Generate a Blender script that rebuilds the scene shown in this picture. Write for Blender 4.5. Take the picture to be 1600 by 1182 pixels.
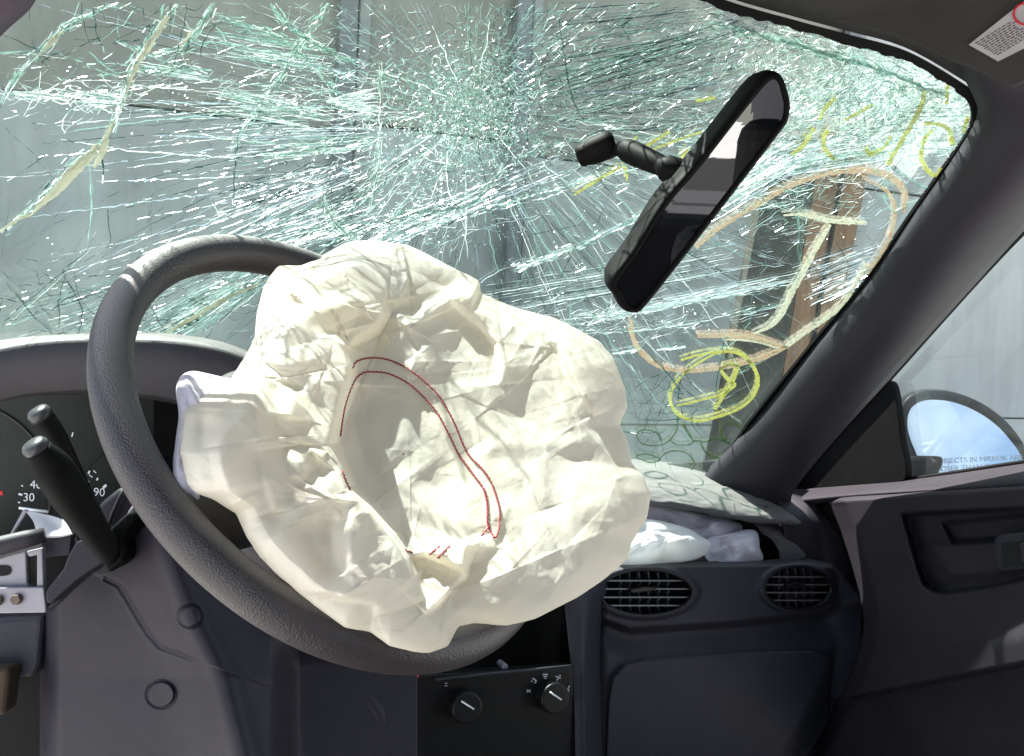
import bpy, math, random
import numpy as np
from mathutils import Vector, Matrix
rng = np.random.default_rng(7); random.seed(7)
S = bpy.context.scene
for o in list(bpy.data.objects): bpy.data.objects.remove(o)
COL = S.collection

# ------------------------------------------------------------------ camera
TH, PH, FPX = math.radians(24), math.atan(111/1570), 1570.0
CAM = np.array([-0.54, 0.0, 1.15])
FW = np.array([math.sin(TH)*math.cos(PH), math.cos(TH)*math.cos(PH), -math.sin(PH)])
RT = np.array([math.cos(TH), -math.sin(TH), 0.0])
UP = np.cross(RT, FW)
cd = bpy.data.cameras.new('camera'); cam = bpy.data.objects.new('camera', cd); COL.objects.link(cam)
cd.sensor_width = 36; cd.lens = 36*FPX/1600; cd.clip_start = 0.02; cd.clip_end = 500
cam.matrix_world = Matrix(((RT[0], UP[0], -FW[0], CAM[0]), (RT[1], UP[1], -FW[1], CAM[1]), (RT[2], UP[2], -FW[2], CAM[2]), (0, 0, 0, 1)))
S.camera = cam

# ------------------------------------------------------------------ light
SUN = np.array([-0.21, 0.47, 0.857]); SUN /= np.linalg.norm(SUN)
SUN_STRENGTH, SKY_STRENGTH, EXPOSURE = 4.3, 0.062, 2.36
sl = bpy.data.lights.new('sun', 'SUN'); sl.energy = SUN_STRENGTH; sl.angle = math.radians(0.5); sl.color = (1, .96, .9)
so = bpy.data.objects.new('sun', sl); COL.objects.link(so)
so.rotation_euler = Vector(SUN).to_track_quat('Z', 'Y').to_euler(); so.location = (0, 0, 6)
w = bpy.data.worlds.new('World'); S.world = w; w.use_nodes = True
nt = w.node_tree; nt.nodes.clear()
out = nt.nodes.new('ShaderNodeOutputWorld'); bg = nt.nodes.new('ShaderNodeBackground'); sky = nt.nodes.new('ShaderNodeTexSky')
sky.sky_type = 'NISHITA'; sky.sun_disc = False
sky.sun_elevation = math.asin(SUN[2]); sky.sun_rotation = math.atan2(SUN[0], SUN[1])
tc = nt.nodes.new('ShaderNodeTexCoord'); nz = nt.nodes.new('ShaderNodeTexNoise'); nz.inputs['Scale'].default_value = 3.0; nz.inputs['Detail'].default_value = 7
rp = nt.nodes.new('ShaderNodeValToRGB'); rp.color_ramp.elements[0].position = .42; rp.color_ramp.elements[1].position = .85
mx = nt.nodes.new('ShaderNodeMixRGB'); mx.inputs[2].default_value = (9.5, 10, 10.6, 1)
nt.links.new(tc.outputs['Generated'], nz.inputs['Vector']); nt.links.new(nz.outputs['Fac'], rp.inputs[0])
nt.links.new(rp.outputs[0], mx.inputs[0]); nt.links.new(sky.outputs[0], mx.inputs[1])
nt.links.new(mx.outputs[0], bg.inputs[0]); bg.inputs[1].default_value = SKY_STRENGTH; nt.links.new(bg.outputs[0], out.inputs[0])
S.view_settings.view_transform = 'Standard'; S.view_settings.look = 'None'; S.view_settings.exposure = EXPOSURE; S.view_settings.gamma = 1
S.cycles.max_bounces = 10; S.cycles.transparent_max_bounces = 24; S.cycles.sample_clamp_indirect = 6
S.cycles.use_denoising = True

# ------------------------------------------------------------------ helpers: pixels of the photograph to places in the car
def ray(px, py):
    px = np.asarray(px, float); py = np.asarray(py, float)
    return FW + ((px-800)/FPX)[..., None]*RT + ((591-py)/FPX)[..., None]*UP
def P(px, py, d): return CAM + ray(px, py)*np.asarray(d, float)[..., None]
def dY(px, py, Y): return (Y-CAM[1])/ray(px, py)[..., 1]
def dX(px, py, X): return (X-CAM[0])/ray(px, py)[..., 0]
def dZ(px, py, Z): return (Z-CAM[2])/ray(px, py)[..., 2]
def onY(px, py, Y): return P(px, py, dY(px, py, Y))
def onX(px, py, X): return P(px, py, dX(px, py, X))
def onZ(px, py, Z): return P(px, py, dZ(px, py, Z))
WA, WB = P(1130, 735, 1.82), P(1510, 150, 1.27)
WN = np.cross(WB-WA, np.array([1.0, 0, 0])); WN /= np.linalg.norm(WN)
if WN @ FW > 0: WN = -WN                                  # points at the camera
def dW(px, py):
    r = ray(px, py); d = ((WA-CAM) @ WN)/(r @ WN)
    for _ in range(4):
        X = CAM[0]+r[..., 0]*d
        b = 0.05*np.clip(1-(X/.62)**2, 0, 1)
        d = ((WA-CAM) @ WN - b)/(r @ WN)
    return d
def onW(px, py, off=0.0): return P(px, py, dW(px, py)) + WN*off
def lerp(a, b, t): return a+(b-a)*t
def sstep(a, b, x): t = np.clip((x-a)/(b-a), 0, 1); return t*t*(3-2*t)
def curve(pts, x):                                        # y of a px polyline at x
    p = np.array(pts, float); return np.interp(x, p[:, 0], p[:, 1])
def curve_y(pts, y): p = np.array(pts, float); return np.interp(y, p[:, 1], p[:, 0])
def spline(pts, n, closed=False):
    p = np.array(pts, float)
    if closed: p = np.vstack([p[-1], p, p[0], p[1]])
    else: p = np.vstack([2*p[0]-p[1], p, 2*p[-1]-p[-2]])
    m = len(p)-3
    t = np.linspace(0, m, n, endpoint=not closed); i = np.minimum(t.astype(int), m-1); f = (t-i)[:, None]
    a, b, c, d = p[i], p[i+1], p[i+2], p[i+3]
    return .5*(2*b+(c-a)*f+(2*a-5*b+4*c-d)*f*f+(3*b-a-3*c+d)*f**3)
def evenly(pts, step):
    p = np.array(pts, float); l = np.r_[0, np.cumsum(np.linalg.norm(np.diff(p, axis=0), axis=1))]
    n = max(2, int(l[-1]/step)+1); t = np.linspace(0, l[-1], n)
    return np.stack([np.interp(t, l, p[:, k]) for k in range(p.shape[1])], 1)
def hash_noise(x, y, seed):                               # smooth value noise, vectorised
    xi, yi = np.floor(x).astype(np.int64), np.floor(y).astype(np.int64); fx, fy = x-xi, y-yi
    def h(a, b):
        n = (a*374761393+b*668265263+seed*1274126177) & 0x7fffffff
        n = ((n ^ (n >> 13))*1274126177) & 0x7fffffff
        return ((n ^ (n >> 16)) & 0xffff)/65535.0
    u, v = fx*fx*fx*(fx*(fx*6-15)+10), fy*fy*fy*(fy*(fy*6-15)+10)
    return lerp(lerp(h(xi, yi), h(xi+1, yi), u), lerp(h(xi, yi+1), h(xi+1, yi+1), u), v)
def fbm(x, y, seed, octv=4, ridged=False):
    s, a, t = 0, 1, 0
    for k in range(octv):
        n = hash_noise(x*2**k, y*2**k, seed+k*17)
        if ridged: n = 1-np.abs(2*n-1)
        s = s+a*n; t += a; a *= .5
    return s/t

def segdist(x, y, pts):                                    # signed distance and arc position to a polyline
    p = np.array(pts, float); best = np.full(x.shape, 1e9); sg = np.zeros(x.shape); ar = np.zeros(x.shape); L = np.r_[0, np.cumsum(np.linalg.norm(np.diff(p, axis=0), axis=1))]
    for i in range(len(p)-1):
        a, b = p[i], p[i+1]; ab = b-a; l2 = ab @ ab; t = np.clip(((x-a[0])*ab[0]+(y-a[1])*ab[1])/l2, 0, 1); dx, dy = x-a[0]-t*ab[0], y-a[1]-t*ab[1]; d = np.hypot(dx, dy); s_ = np.sign(ab[0]*dy-ab[1]*dx)
        m_ = d < best; best = np.where(m_, d, best); sg = np.where(m_, s_, sg); ar = np.where(m_, (L[i]+t*math.sqrt(l2))/L[-1], ar)
    return best, sg, ar
def root(name, label, cat, loc, group=None):
    o = bpy.data.objects.new(name, None); COL.objects.link(o); o.location = Vector(loc); o.empty_display_size = .05
    o['label'] = label; o['category'] = cat
    if group: o['group'] = group
    return o
def link(name, me, mat, parent=None, kind=None, label=None):
    o = bpy.data.objects.new(name, me); COL.objects.link(o)
    for m in (mat if isinstance(mat, (list, tuple)) else [mat]): me.materials.append(m)
    if parent is not None:
        o.parent = parent
        if parent.type == 'EMPTY': o.matrix_parent_inverse = Matrix.Translation(-parent.location)
    if kind: o['kind'] = kind
    if label: o['label'] = label
    return o
def mesh(name, v, f, mat, parent=None, smooth=True, solid=0, bevel=0, sub=0, kind=None, label=None, mi=None):
    me = bpy.data.meshes.new(name); me.from_pydata([tuple(map(float, q)) for q in v], [], [tuple(map(int, q)) for q in f]); me.validate()
    o = link(name, me, mat, parent, kind, label)
    if mi is not None: me.polygons.foreach_set('material_index', np.asarray(mi, np.int32))
    if smooth: me.polygons.foreach_set('use_smooth', np.ones(len(me.polygons), bool))
    if solid:
        m = o.modifiers.new('solid', 'SOLIDIFY'); m.thickness = solid; m.offset = -1
    if bevel:
        m = o.modifiers.new('bevel', 'BEVEL'); m.width = bevel; m.segments = 3; m.limit_method = 'ANGLE'; m.angle_limit = math.radians(40)
        if smooth: m2 = o.modifiers.new('wn', 'WEIGHTED_NORMAL'); m2.keep_sharp = True
    if sub:
        m = o.modifiers.new('sub', 'SUBSURF'); m.levels = m.render_levels = sub
    return o
def gridfaces(ny, nx, wrap=False):
    i, j = np.meshgrid(np.arange(ny-1), np.arange(nx if wrap else nx-1), indexing='ij'); j2 = (j+1) % nx
    return np.stack([i*nx+j, (i+1)*nx+j, (i+1)*nx+j2, i*nx+j2], -1).reshape(-1, 4)
def sheet(name, V, mat, parent=None, solid=.004, **k):
    ny, nx = V.shape[:2]
    return mesh(name, V.reshape(-1, 3), gridfaces(ny, nx), mat, parent, solid=solid, **k)
def loft(name, rows, mat, parent=None, nu=40, nv=24, solid=.005, rump=0, **k):   # rows: lists of world points, top to bottom, left to right
    R = np.array([spline(r, nu) for r in rows])
    V = np.array([spline(R[:, j], nv) for j in range(nu)]).transpose(1, 0, 2)
    if rump:
        i_, j_ = np.meshgrid(np.arange(nv), np.arange(nu), indexing='ij'); V = V+np.array([0, -.4, .9])*(rump*(fbm(j_/11.0, i_/8.0, 61, 3)-.5)*2)[..., None]
    return sheet(name, V, mat, parent, solid, **k)
def prism(name, front, depth_vec, mat, parent=None, bevel=.002, **k):    # outline in world points (ccw seen from camera) given depth
    f = np.array(front, float); n = len(f); dv = np.asarray(depth_vec, float)
    v = np.vstack([f, f+dv]); F = [list(range(n)), list(range(2*n-1, n-1, -1))]
    for i in range(n): F.append([i, i+n, (i+1) % n+n, (i+1) % n])
    k.setdefault('smooth', False)
    return mesh(name, v, F, mat, parent, bevel=bevel, **k)
def ccw(pts):                                                            # make a pixel outline run counter-clockwise on screen (y down)
    p = np.array(pts, float); a = np.sum(p[:, 0]*np.roll(p[:, 1], -1)-np.roll(p[:, 0], -1)*p[:, 1])
    return p if a < 0 else p[::-1]
def box(name, c, s, mat, parent=None, rot=None, bevel=.002, **k):
    c = np.array(c, float); h = np.array(s, float)/2
    v = np.array([(x, y, z) for x in (-1, 1) for y in (-1, 1) for z in (-1, 1)])*h
    if rot is not None: v = v @ np.array(rot).T
    F = [(0, 1, 3, 2), (4, 6, 7, 5), (0, 4, 5, 1), (2, 3, 7, 6), (0, 2, 6, 4), (1, 5, 7, 3)]
    k.setdefault('smooth', False)
    return mesh(name, v+c, F, mat, parent, bevel=bevel, **k)
def tube_vf(pts, rad, ns=16, cap=True, closed=False):
    p = np.array(pts, float); n = len(p); rad = np.broadcast_to(np.asarray(rad, float), (n,))
    t = (np.roll(p, -1, 0)-np.roll(p, 1, 0)) if closed else np.gradient(p, axis=0)
    t /= np.linalg.norm(t, axis=1)[:, None]
    a = np.array([0, 0, 1.]) if abs(t[0, 2]) < .9 else np.array([1., 0, 0])
    V = []
    u = a-t[0]*(a @ t[0]); u /= np.linalg.norm(u)
    for i in range(n):
        u = u-t[i]*(u @ t[i]); u /= np.linalg.norm(u); b = np.cross(t[i], u)
        s = np.linspace(0, 2*np.pi, ns, endpoint=False)
        V.append(p[i]+rad[i]*(np.cos(s)[:, None]*u+np.sin(s)[:, None]*b))
    V = np.array(V).reshape(-1, 3); F = []
    for i in range(n if closed else n-1):
        i2 = (i+1) % n
        for j in range(ns):
            j2 = (j+1) % ns; F.append((i*ns+j, i*ns+j2, i2*ns+j2, i2*ns+j))
    if cap and not closed: F += [tuple(range(ns-1, -1, -1)), tuple((n-1)*ns+j for j in range(ns))]
    return V, F
def tube(name, pts, rad, mat, parent=None, ns=16, closed=False, **k):
    V, F = tube_vf(pts, rad, ns, True, closed); return mesh(name, V, F, mat, parent, **k)
def disc_solid(name, c, n, r, h, mat, parent=None, ns=32, bevel=.001, up=(0, 0, 1), ry=None, **k):   # short (elliptic) cylinder, n = outward axis
    n = np.array(n, float); n /= np.linalg.norm(n); a = np.cross(up, n); a /= np.linalg.norm(a); b = np.cross(n, a); ry = ry or r
    s = np.linspace(0, 2*np.pi, ns, endpoint=False)
    return prism(name, np.array(c)+r*np.cos(s)[:, None]*a+ry*np.sin(s)[:, None]*b, -n*h, mat, parent, bevel, **k)
def text(name, body, px, py, dfun, hpx, mat, parent, ang=0, squeeze=1.0):
    cu = bpy.data.curves.new(name, 'FONT'); cu.body = body; cu.size = 1; cu.align_x = 'CENTER'; cu.align_y = 'CENTER'; cu.extrude = 0
    cu.resolution_u = 3
    o = bpy.data.objects.new(name, cu); COL.objects.link(o)
    dg = bpy.context.evaluated_depsgraph_get(); me = bpy.data.meshes.new_from_object(o.evaluated_get(dg))
    bpy.data.objects.remove(o); bpy.data.curves.remove(cu)
    n = len(me.vertices); co = np.zeros(n*3); me.vertices.foreach_get('co', co); co = co.reshape(-1, 3)
    s = hpx/.7; ca, sa = math.cos(ang), math.sin(ang); x, y = co[:, 0]*s*squeeze, -co[:, 1]*s
    X, Y = px+ca*x-sa*y, py+sa*x+ca*y
    V = P(X, Y, dfun(X, Y)); me.vertices.foreach_set('co', V.ravel()); me.update(); me.name = name
    return link(name, me, mat, parent)

# ------------------------------------------------------------------ materials
def mat(name):
    m = bpy.data.materials.new(name); m.use_nodes = True; nt = m.node_tree; nt.nodes.clear()
    return m, nt, nt.nodes.new('ShaderNodeOutputMaterial')
def N(nt, t, **k):
    n = nt.nodes.new(t)
    for a, b in k.items():
        if a.startswith('_'): setattr(n, a[1:], b)
        else: n.inputs[a.replace('__', ' ')].default_value = b
    return n
def plastic(name, col, rough=.55, grain=900, bump=.25, dust=.0, spec=.22, var=.12, top=0.0):
    m, nt, o = mat(name); L = nt.links.new
    b = N(nt, 'ShaderNodeBsdfPrincipled', Roughness=rough); b.inputs['Specular IOR Level'].default_value = spec
    t = N(nt, 'ShaderNodeTexCoord')
    n1 = N(nt, 'ShaderNodeTexNoise', Scale=9.0, Detail=6.0); L(t.outputs['Object'], n1.inputs['Vector'])
    r = N(nt, 'ShaderNodeValToRGB'); L(n1.outputs['Fac'], r.inputs[0])
    c = np.array(col); e = r.color_ramp.elements
    e[0].position, e[1].position = .3, .72; e[0].color = (*(c*(1-var)), 1); e[1].color = (*(c*(1+var)+dust*.5), 1)
    n3 = N(nt, 'ShaderNodeTexNoise', Scale=60.0, Detail=4.0); L(t.outputs['Object'], n3.inputs['Vector'])
    r3 = N(nt, 'ShaderNodeValToRGB'); r3.color_ramp.elements[0].position = .55; r3.color_ramp.elements[1].position = .85; L(n3.outputs['Fac'], r3.inputs[0])
    mx = N(nt, 'ShaderNodeMixRGB'); mx.inputs[2].default_value = (*(c*1.0+.05+dust), 1)
    ml = N(nt, 'ShaderNodeMath', _operation='MULTIPLY'); ml.inputs[1].default_value = .08+dust*4; L(r3.outputs[0], ml.inputs[0]); L(ml.outputs[0], mx.inputs[0])
    L(r.outputs[0], mx.inputs[1]); cc = mx.outputs[0]
    if top:  # upward faces paler: brightness of sunlit tops put into the colour as dust
        ge = N(nt, 'ShaderNodeNewGeometry'); sx = N(nt, 'ShaderNodeSeparateXYZ'); L(ge.outputs['Normal'], sx.inputs[0])
        mr = N(nt, 'ShaderNodeMapRange'); mr.inputs[1].default_value = .5; mr.inputs[2].default_value = .92; mr.inputs[4].default_value = top; L(sx.outputs[2], mr.inputs[0])
        nd = N(nt, 'ShaderNodeMath', _operation='MULTIPLY_ADD'); nd.inputs[1].default_value = .9; nd.inputs[2].default_value = .5; L(n1.outputs['Fac'], nd.inputs[0])
        mm = N(nt, 'ShaderNodeMath', _operation='MULTIPLY'); L(mr.outputs[0], mm.inputs[0]); L(nd.outputs[0], mm.inputs[1])
        md = N(nt, 'ShaderNodeMixRGB'); md.inputs[2].default_value = (.30, .285, .265, 1); L(mm.outputs[0], md.inputs[0]); L(cc, md.inputs[1]); cc = md.outputs[0]
    L(cc, b.inputs['Base Color'])
    v = N(nt, 'ShaderNodeTexVoronoi', Scale=grain); L(t.outputs['Object'], v.inputs['Vector'])
    bp = N(nt, 'ShaderNodeBump', Strength=bump, Distance=.0006); L(v.outputs['Distance'], bp.inputs['Height']); L(bp.outputs[0], b.inputs['Normal'])
    L(b.outputs[0], o.inputs[0]); return m
def simple(name, col, rough=.5, metal=0, spec=.5):
    m, nt, o = mat(name); b = N(nt, 'ShaderNodeBsdfPrincipled', Roughness=rough, Metallic=metal); b.inputs['Specular IOR Level'].default_value = spec
    t = N(nt, 'ShaderNodeTexCoord'); n = N(nt, 'ShaderNodeTexNoise', Scale=40.0, Detail=5.0); nt.links.new(t.outputs['Object'], n.inputs['Vector'])
    r = N(nt, 'ShaderNodeValToRGB'); c = np.array(col); r.color_ramp.elements[0].color = (*(c*.85), 1); r.color_ramp.elements[1].color = (*np.minimum(c*1.15, 1), 1)
    nt.links.new(n.outputs['Fac'], r.inputs[0]); nt.links.new(r.outputs[0], b.inputs['Base Color'])
    nt.links.new(b.outputs[0], o.inputs[0]); return m
def cloth(name, col, transl=.35, stain=None, weave=1400, bump=.08, rough=.6):
    m, nt, o = mat(name); L = nt.links.new
    t = N(nt, 'ShaderNodeTexCoord'); base = N(nt, 'ShaderNodeRGB'); base.outputs[0].default_value = (*col, 1); c = base.outputs[0]
    n = N(nt, 'ShaderNodeTexNoise', Scale=7.0, Detail=5.0); L(t.outputs['Object'], n.inputs['Vector'])
    r = N(nt, 'ShaderNodeValToRGB'); r.color_ramp.elements[0].position, r.color_ramp.elements[1].position = .4, .7
    L(n.outputs['Fac'], r.inputs[0]); mx = N(nt, 'ShaderNodeMixRGB'); L(r.outputs[0], mx.inputs[0]); L(c, mx.inputs[1]); mx.inputs[2].default_value = (*(np.array(col)*np.array([1.0, .985, .93])), 1); c = mx.outputs[0]
    if stain:
        n2 = N(nt, 'ShaderNodeTexNoise', Scale=16.0, Detail=3.0, Roughness=.6); L(t.outputs['Object'], n2.inputs['Vector'])
        r2 = N(nt, 'ShaderNodeValToRGB'); r2.color_ramp.elements[0].position, r2.color_ramp.elements[1].position = .66, .8; r2.color_ramp.elements[1].color = (.5, .5, .5, 1)
        L(n2.outputs['Fac'], r2.inputs[0]); m2 = N(nt, 'ShaderNodeMixRGB'); L(r2.outputs[0], m2.inputs[0]); L(c, m2.inputs[1]); m2.inputs[2].default_value = (*stain, 1); c = m2.outputs[0]
    w1 = N(nt, 'ShaderNodeTexWave', Scale=weave/6.28, Distortion=.4); w1.bands_direction = 'X'
    w2 = N(nt, 'ShaderNodeTexWave', Scale=weave/6.28, Distortion=.4); w2.bands_direction = 'Z'
    L(t.outputs['Object'], w1.inputs['Vector']); L(t.outputs['Object'], w2.inputs['Vector'])
    ad = N(nt, 'ShaderNodeMath', _operation='ADD'); L(w1.outputs['Fac'], ad.inputs[0]); L(w2.outputs['Fac'], ad.inputs[1])
    n4 = N(nt, 'ShaderNodeTexNoise', Scale=90.0, Detail=4.0); L(t.outputs['Object'], n4.inputs['Vector'])
    bp = N(nt, 'ShaderNodeBump', Strength=bump, Distance=.0004); L(ad.outputs[0], bp.inputs['Height'])
    bp2 = N(nt, 'ShaderNodeBump', Strength=.35, Distance=.0015); L(n4.outputs['Fac'], bp2.inputs['Height']); L(bp.outputs[0], bp2.inputs['Normal'])
    b = N(nt, 'ShaderNodeBsdfPrincipled', Roughness=rough); b.inputs['Specular IOR Level'].default_value = .3
    b.inputs['Sheen Weight'].default_value = .15
    tr = N(nt, 'ShaderNodeBsdfTranslucent'); L(c, b.inputs['Base Color']); L(c, tr.inputs['Color']); L(bp2.outputs[0], b.inputs['Normal']); L(bp2.outputs[0], tr.inputs['Normal'])
    ms = N(nt, 'ShaderNodeMixShader', Fac=transl); L(b.outputs[0], ms.inputs[1]); L(tr.outputs[0], ms.inputs[2]); L(ms.outputs[0], o.inputs[0]); return m
def glassy(name, tint, film=.03, filmcol=(.8, .85, .83), gl=.3, streaks=False):
    m, nt, o = mat(name); L = nt.links.new
    tr = N(nt, 'ShaderNodeBsdfTransparent', Color=(*tint, 1)); g = N(nt, 'ShaderNodeBsdfGlossy', Roughness=.02); g.inputs['Color'].default_value = (.9, .95, .93, 1)
    fr = N(nt, 'ShaderNodeFresnel', IOR=1.45); ml = N(nt, 'ShaderNodeMath', _operation='MULTIPLY'); ml.inputs[1].default_value = gl; L(fr.outputs[0], ml.inputs[0])
    ms = N(nt, 'ShaderNodeMixShader'); L(ml.outputs[0], ms.inputs[0]); L(tr.outputs[0], ms.inputs[1]); L(g.outputs[0], ms.inputs[2])
    df = N(nt, 'ShaderNodeBsdfDiffuse', Color=(*filmcol, 1)); tl = N(nt, 'ShaderNodeBsdfTranslucent', Color=(*filmcol, 1)); a = N(nt, 'ShaderNodeAddShader'); L(df.outputs[0], a.inputs[0]); L(tl.outputs[0], a.inputs[1])
    t = N(nt, 'ShaderNodeTexCoord'); mp = N(nt, 'ShaderNodeMapping'); mp.inputs['Scale'].default_value = (6, 6, 1.2) if streaks else (5, 5, 5)
    n = N(nt, 'ShaderNodeTexNoise', Scale=4.0, Detail=7.0, Roughness=.6); L(t.outputs['Object'], mp.inputs[0]); L(mp.outputs[0], n.inputs['Vector'])
    r = N(nt, 'ShaderNodeMapRange'); r.inputs[1].default_value = .35; r.inputs[2].default_value = .75; r.inputs[3].default_value = film*.4; r.inputs[4].default_value = film*1.8
    L(n.outputs['Fac'], r.inputs[0]); m2 = N(nt, 'ShaderNodeMixShader'); L(r.outputs[0], m2.inputs[0]); L(ms.outputs[0], m2.inputs[1]); L(a.outputs[0], m2.inputs[2]); L(m2.outputs[0], o.inputs[0]); return m
def shard(name, col, transl, gloss, rough, trans=0.0, patch=0.0):
    m, nt, o = mat(name); L = nt.links.new
    d = N(nt, 'ShaderNodeBsdfDiffuse', Color=(*col, 1)); t = N(nt, 'ShaderNodeBsdfTranslucent', Color=(*col, 1)); g = N(nt, 'ShaderNodeBsdfGlossy', Roughness=rough)
    g.inputs['Color'].default_value = (1, 1, 1, 1)
    a = N(nt, 'ShaderNodeMixShader', Fac=transl); L(d.outputs[0], a.inputs[1]); L(t.outputs[0], a.inputs[2])
    b = N(nt, 'ShaderNodeMixShader', Fac=gloss); L(a.outputs[0], b.inputs[1]); L(g.outputs[0], b.inputs[2])
    x = N(nt, 'ShaderNodeBsdfTransparent', Color=(.75, .9, .84, 1)); c = N(nt, 'ShaderNodeMixShader', Fac=trans); L(b.outputs[0], c.inputs[1]); L(x.outputs[0], c.inputs[2])
    if patch:
        tc_ = N(nt, 'ShaderNodeTexCoord'); n_ = N(nt, 'ShaderNodeTexNoise', Scale=patch, Detail=6.0, Roughness=.7); L(tc_.outputs['Object'], n_.inputs['Vector'])
        mr = N(nt, 'ShaderNodeMapRange'); mr.inputs[1].default_value = .38; mr.inputs[2].default_value = .66; mr.inputs[3].default_value = max(0, trans-.15); mr.inputs[4].default_value = .95; L(n_.outputs['Fac'], mr.inputs[0]); L(mr.outputs[0], c.inputs[0])
    L(c.outputs[0], o.inputs[0]); return m

M = dict(
    dash=plastic('dash_plastic', (.028, .025, .031), .5, 1100, .35, .002, top=.1), hood=plastic('sunlit_top_hood_plastic', (.030, .027, .032), .5, 1100, .35, .003, top=.5),
    dashlow=plastic('lower_dash_plastic', (.022, .022, .031), .5, 1100, .35, .003, top=.2),
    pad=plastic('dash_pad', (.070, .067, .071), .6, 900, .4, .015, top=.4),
    door=plastic('door_plastic', (.024, .021, .026), .62, 1000, .35, .002, spec=.12),
    pillar=plastic('pillar_trim', (.029, .026, .033), .55, 1200, .2, .004),
    shroud=plastic('shroud_plastic', (.014, .0115, .0185), .5, 1300, .3, .003),
    leather=plastic('wheel_rim', (.036, .030, .032), .42, 700, .6, .003, .4, top=.95),
    lining=plastic('roof_lining', (.048, .046, .045), .9, 500, .5, .0, .1),
    black=plastic('black_plastic', (.006, .006, .0065), .38, 1500, .1, .0, .22, var=.02),
    matte=plastic('black_rubber', (.004, .004, .004), .7, 800, .2, .0, .1),
    cavity=simple('black_cavity', (.004, .004, .004), .9),  # near-black: darkness inside openings put into the colour
    metal=simple('bracket_metal', (.22, .21, .24), .45, .3),
    screw=simple('rusty_screw', (.10, .075, .06), .5, .5),
    white=simple('print_white', (.75, .76, .80), .6),
    red=simple('print_red', (.55, .02, .03), .5),
    label=simple('sticker', (.42, .40, .41), .6),
    ink=simple('sticker_ink', (.07, .05, .06), .7),
    bag=cloth('airbag_nylon', (.87, .82, .725), .48, (.80, .70, .52), rough=.45),
    bagback=cloth('airbag_lining', (.80, .78, .88), .45),
    bagwhite=cloth('white_nylon', (.90, .91, .92), .5),
    net=cloth('pale_mesh_cloth', (.68, .66, .74), .5),
    thread=simple('red_thread', (.33, .035, .05), .7),
    glass=glassy('windscreen_glass', (.88, .945, .925), .003),
    sideglass=glassy('door_glass', (.93, .96, .95), .012, (.8, .8, .8), .4, True),
    cw=shard('crack_white', (.62, .68, .66), .5, .22, .32, .06),
    cg=shard('crack_green', (.19, .34, .29), .45, .15, .22, .1),
    cdk=shard('crack_dark', (.012, .04, .032), .3, .12, .2),
    cb=shard('crack_clear', (.30, .38, .45), .5, .30, .30),
    cream=shard('torn_interlayer', (.62, .58, .48), .25, .05, .5, .1),
    yel=shard('yellow_marker', (.60, .53, .17), .3, .03, .5, .15, 160),
    olive=shard('olive_marker', (.07, .08, .012), .2, .03, .5, .68, 160),
    pink=shard('pink_marker', (.62, .42, .32), .3, .03, .5, .25, 140),
    chalk=shard('chalk_marker', (.66, .58, .50), .35, .03, .5, .15, 140),
)
def mirror_mat(name, refl, rough=.0):
    m, nt, o = mat(name); g = N(nt, 'ShaderNodeBsdfGlossy', Roughness=rough); g.inputs['Color'].default_value = (*refl, 1); nt.links.new(g.outputs[0], o.inputs[0]); return m
M['mirror'] = mirror_mat('mirror_silver', (.82, .87, .88)); M['dimmirror'] = mirror_mat('mirror_dipped', (.30, .30, .30), .01)
def wood(name, col):
    m, nt, o = mat(name); L = nt.links.new; b = N(nt, 'ShaderNodeBsdfPrincipled', Roughness=.8); t = N(nt, 'ShaderNodeTexCoord')
    mp = N(nt, 'ShaderNodeMapping'); mp.inputs['Scale'].default_value = (25, 25, 1.5); n = N(nt, 'ShaderNodeTexNoise', Scale=2.0, Detail=8.0, Roughness=.65)
    L(t.outputs['Object'], mp.inputs[0]); L(mp.outputs[0], n.inputs['Vector']); r = N(nt, 'ShaderNodeValToRGB'); c = np.array(col)
    r.color_ramp.elements[0].position, r.color_ramp.elements[1].position = .3, .7; r.color_ramp.elements[0].color = (*(c*.55), 1); r.color_ramp.elements[1].color = (*(c*1.2), 1)
    L(n.outputs['Fac'], r.inputs[0]); L(r.outputs[0], b.inputs['Base Color']); bp = N(nt, 'ShaderNodeBump', Strength=.4, Distance=.004); L(n.outputs['Fac'], bp.inputs['Height']); L(bp.outputs[0], b.inputs['Normal'])
    L(b.outputs[0], o.inputs[0]); return m
M['wood'] = wood('brown_wood', (.19, .095, .043))
def siding(name, col):
    m, nt, o = mat(name); L = nt.links.new; b = N(nt, 'ShaderNodeBsdfPrincipled', Roughness=.75); t = N(nt, 'ShaderNodeTexCoord')
    mp = N(nt, 'ShaderNodeMapping'); mp.inputs['Scale'].default_value = (3, 3, .6); n = N(nt, 'ShaderNodeTexNoise', Scale=2.0, Detail=9.0, Roughness=.62)
    L(t.outputs['Object'], mp.inputs[0]); L(mp.outputs[0], n.inputs['Vector']); r = N(nt, 'ShaderNodeValToRGB'); c = np.array(col)
    r.color_ramp.elements[0].position, r.color_ramp.elements[1].position = .3, .72; r.color_ramp.elements[0].color = (*(c*.78), 1); r.color_ramp.elements[1].color = (*(c*1.12), 1)
    L(n.outputs['Fac'], r.inputs[0]); L(r.outputs[0], b.inputs['Base Color']); L(b.outputs[0], o.inputs[0]); return m
M['side_warm'] = siding('warm_grey_sheet', (.20, .19, .163)); M['side_cool'] = siding('cool_grey_sheet', (.29, .30, .28)); M['side_pale'] = siding('pale_sheet', (.36, .36, .345)); M['batten'] = siding('batten_grey', (.13, .135, .14)); M['batten_pale'] = siding('batten_pale', (.21, .215, .20))
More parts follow.
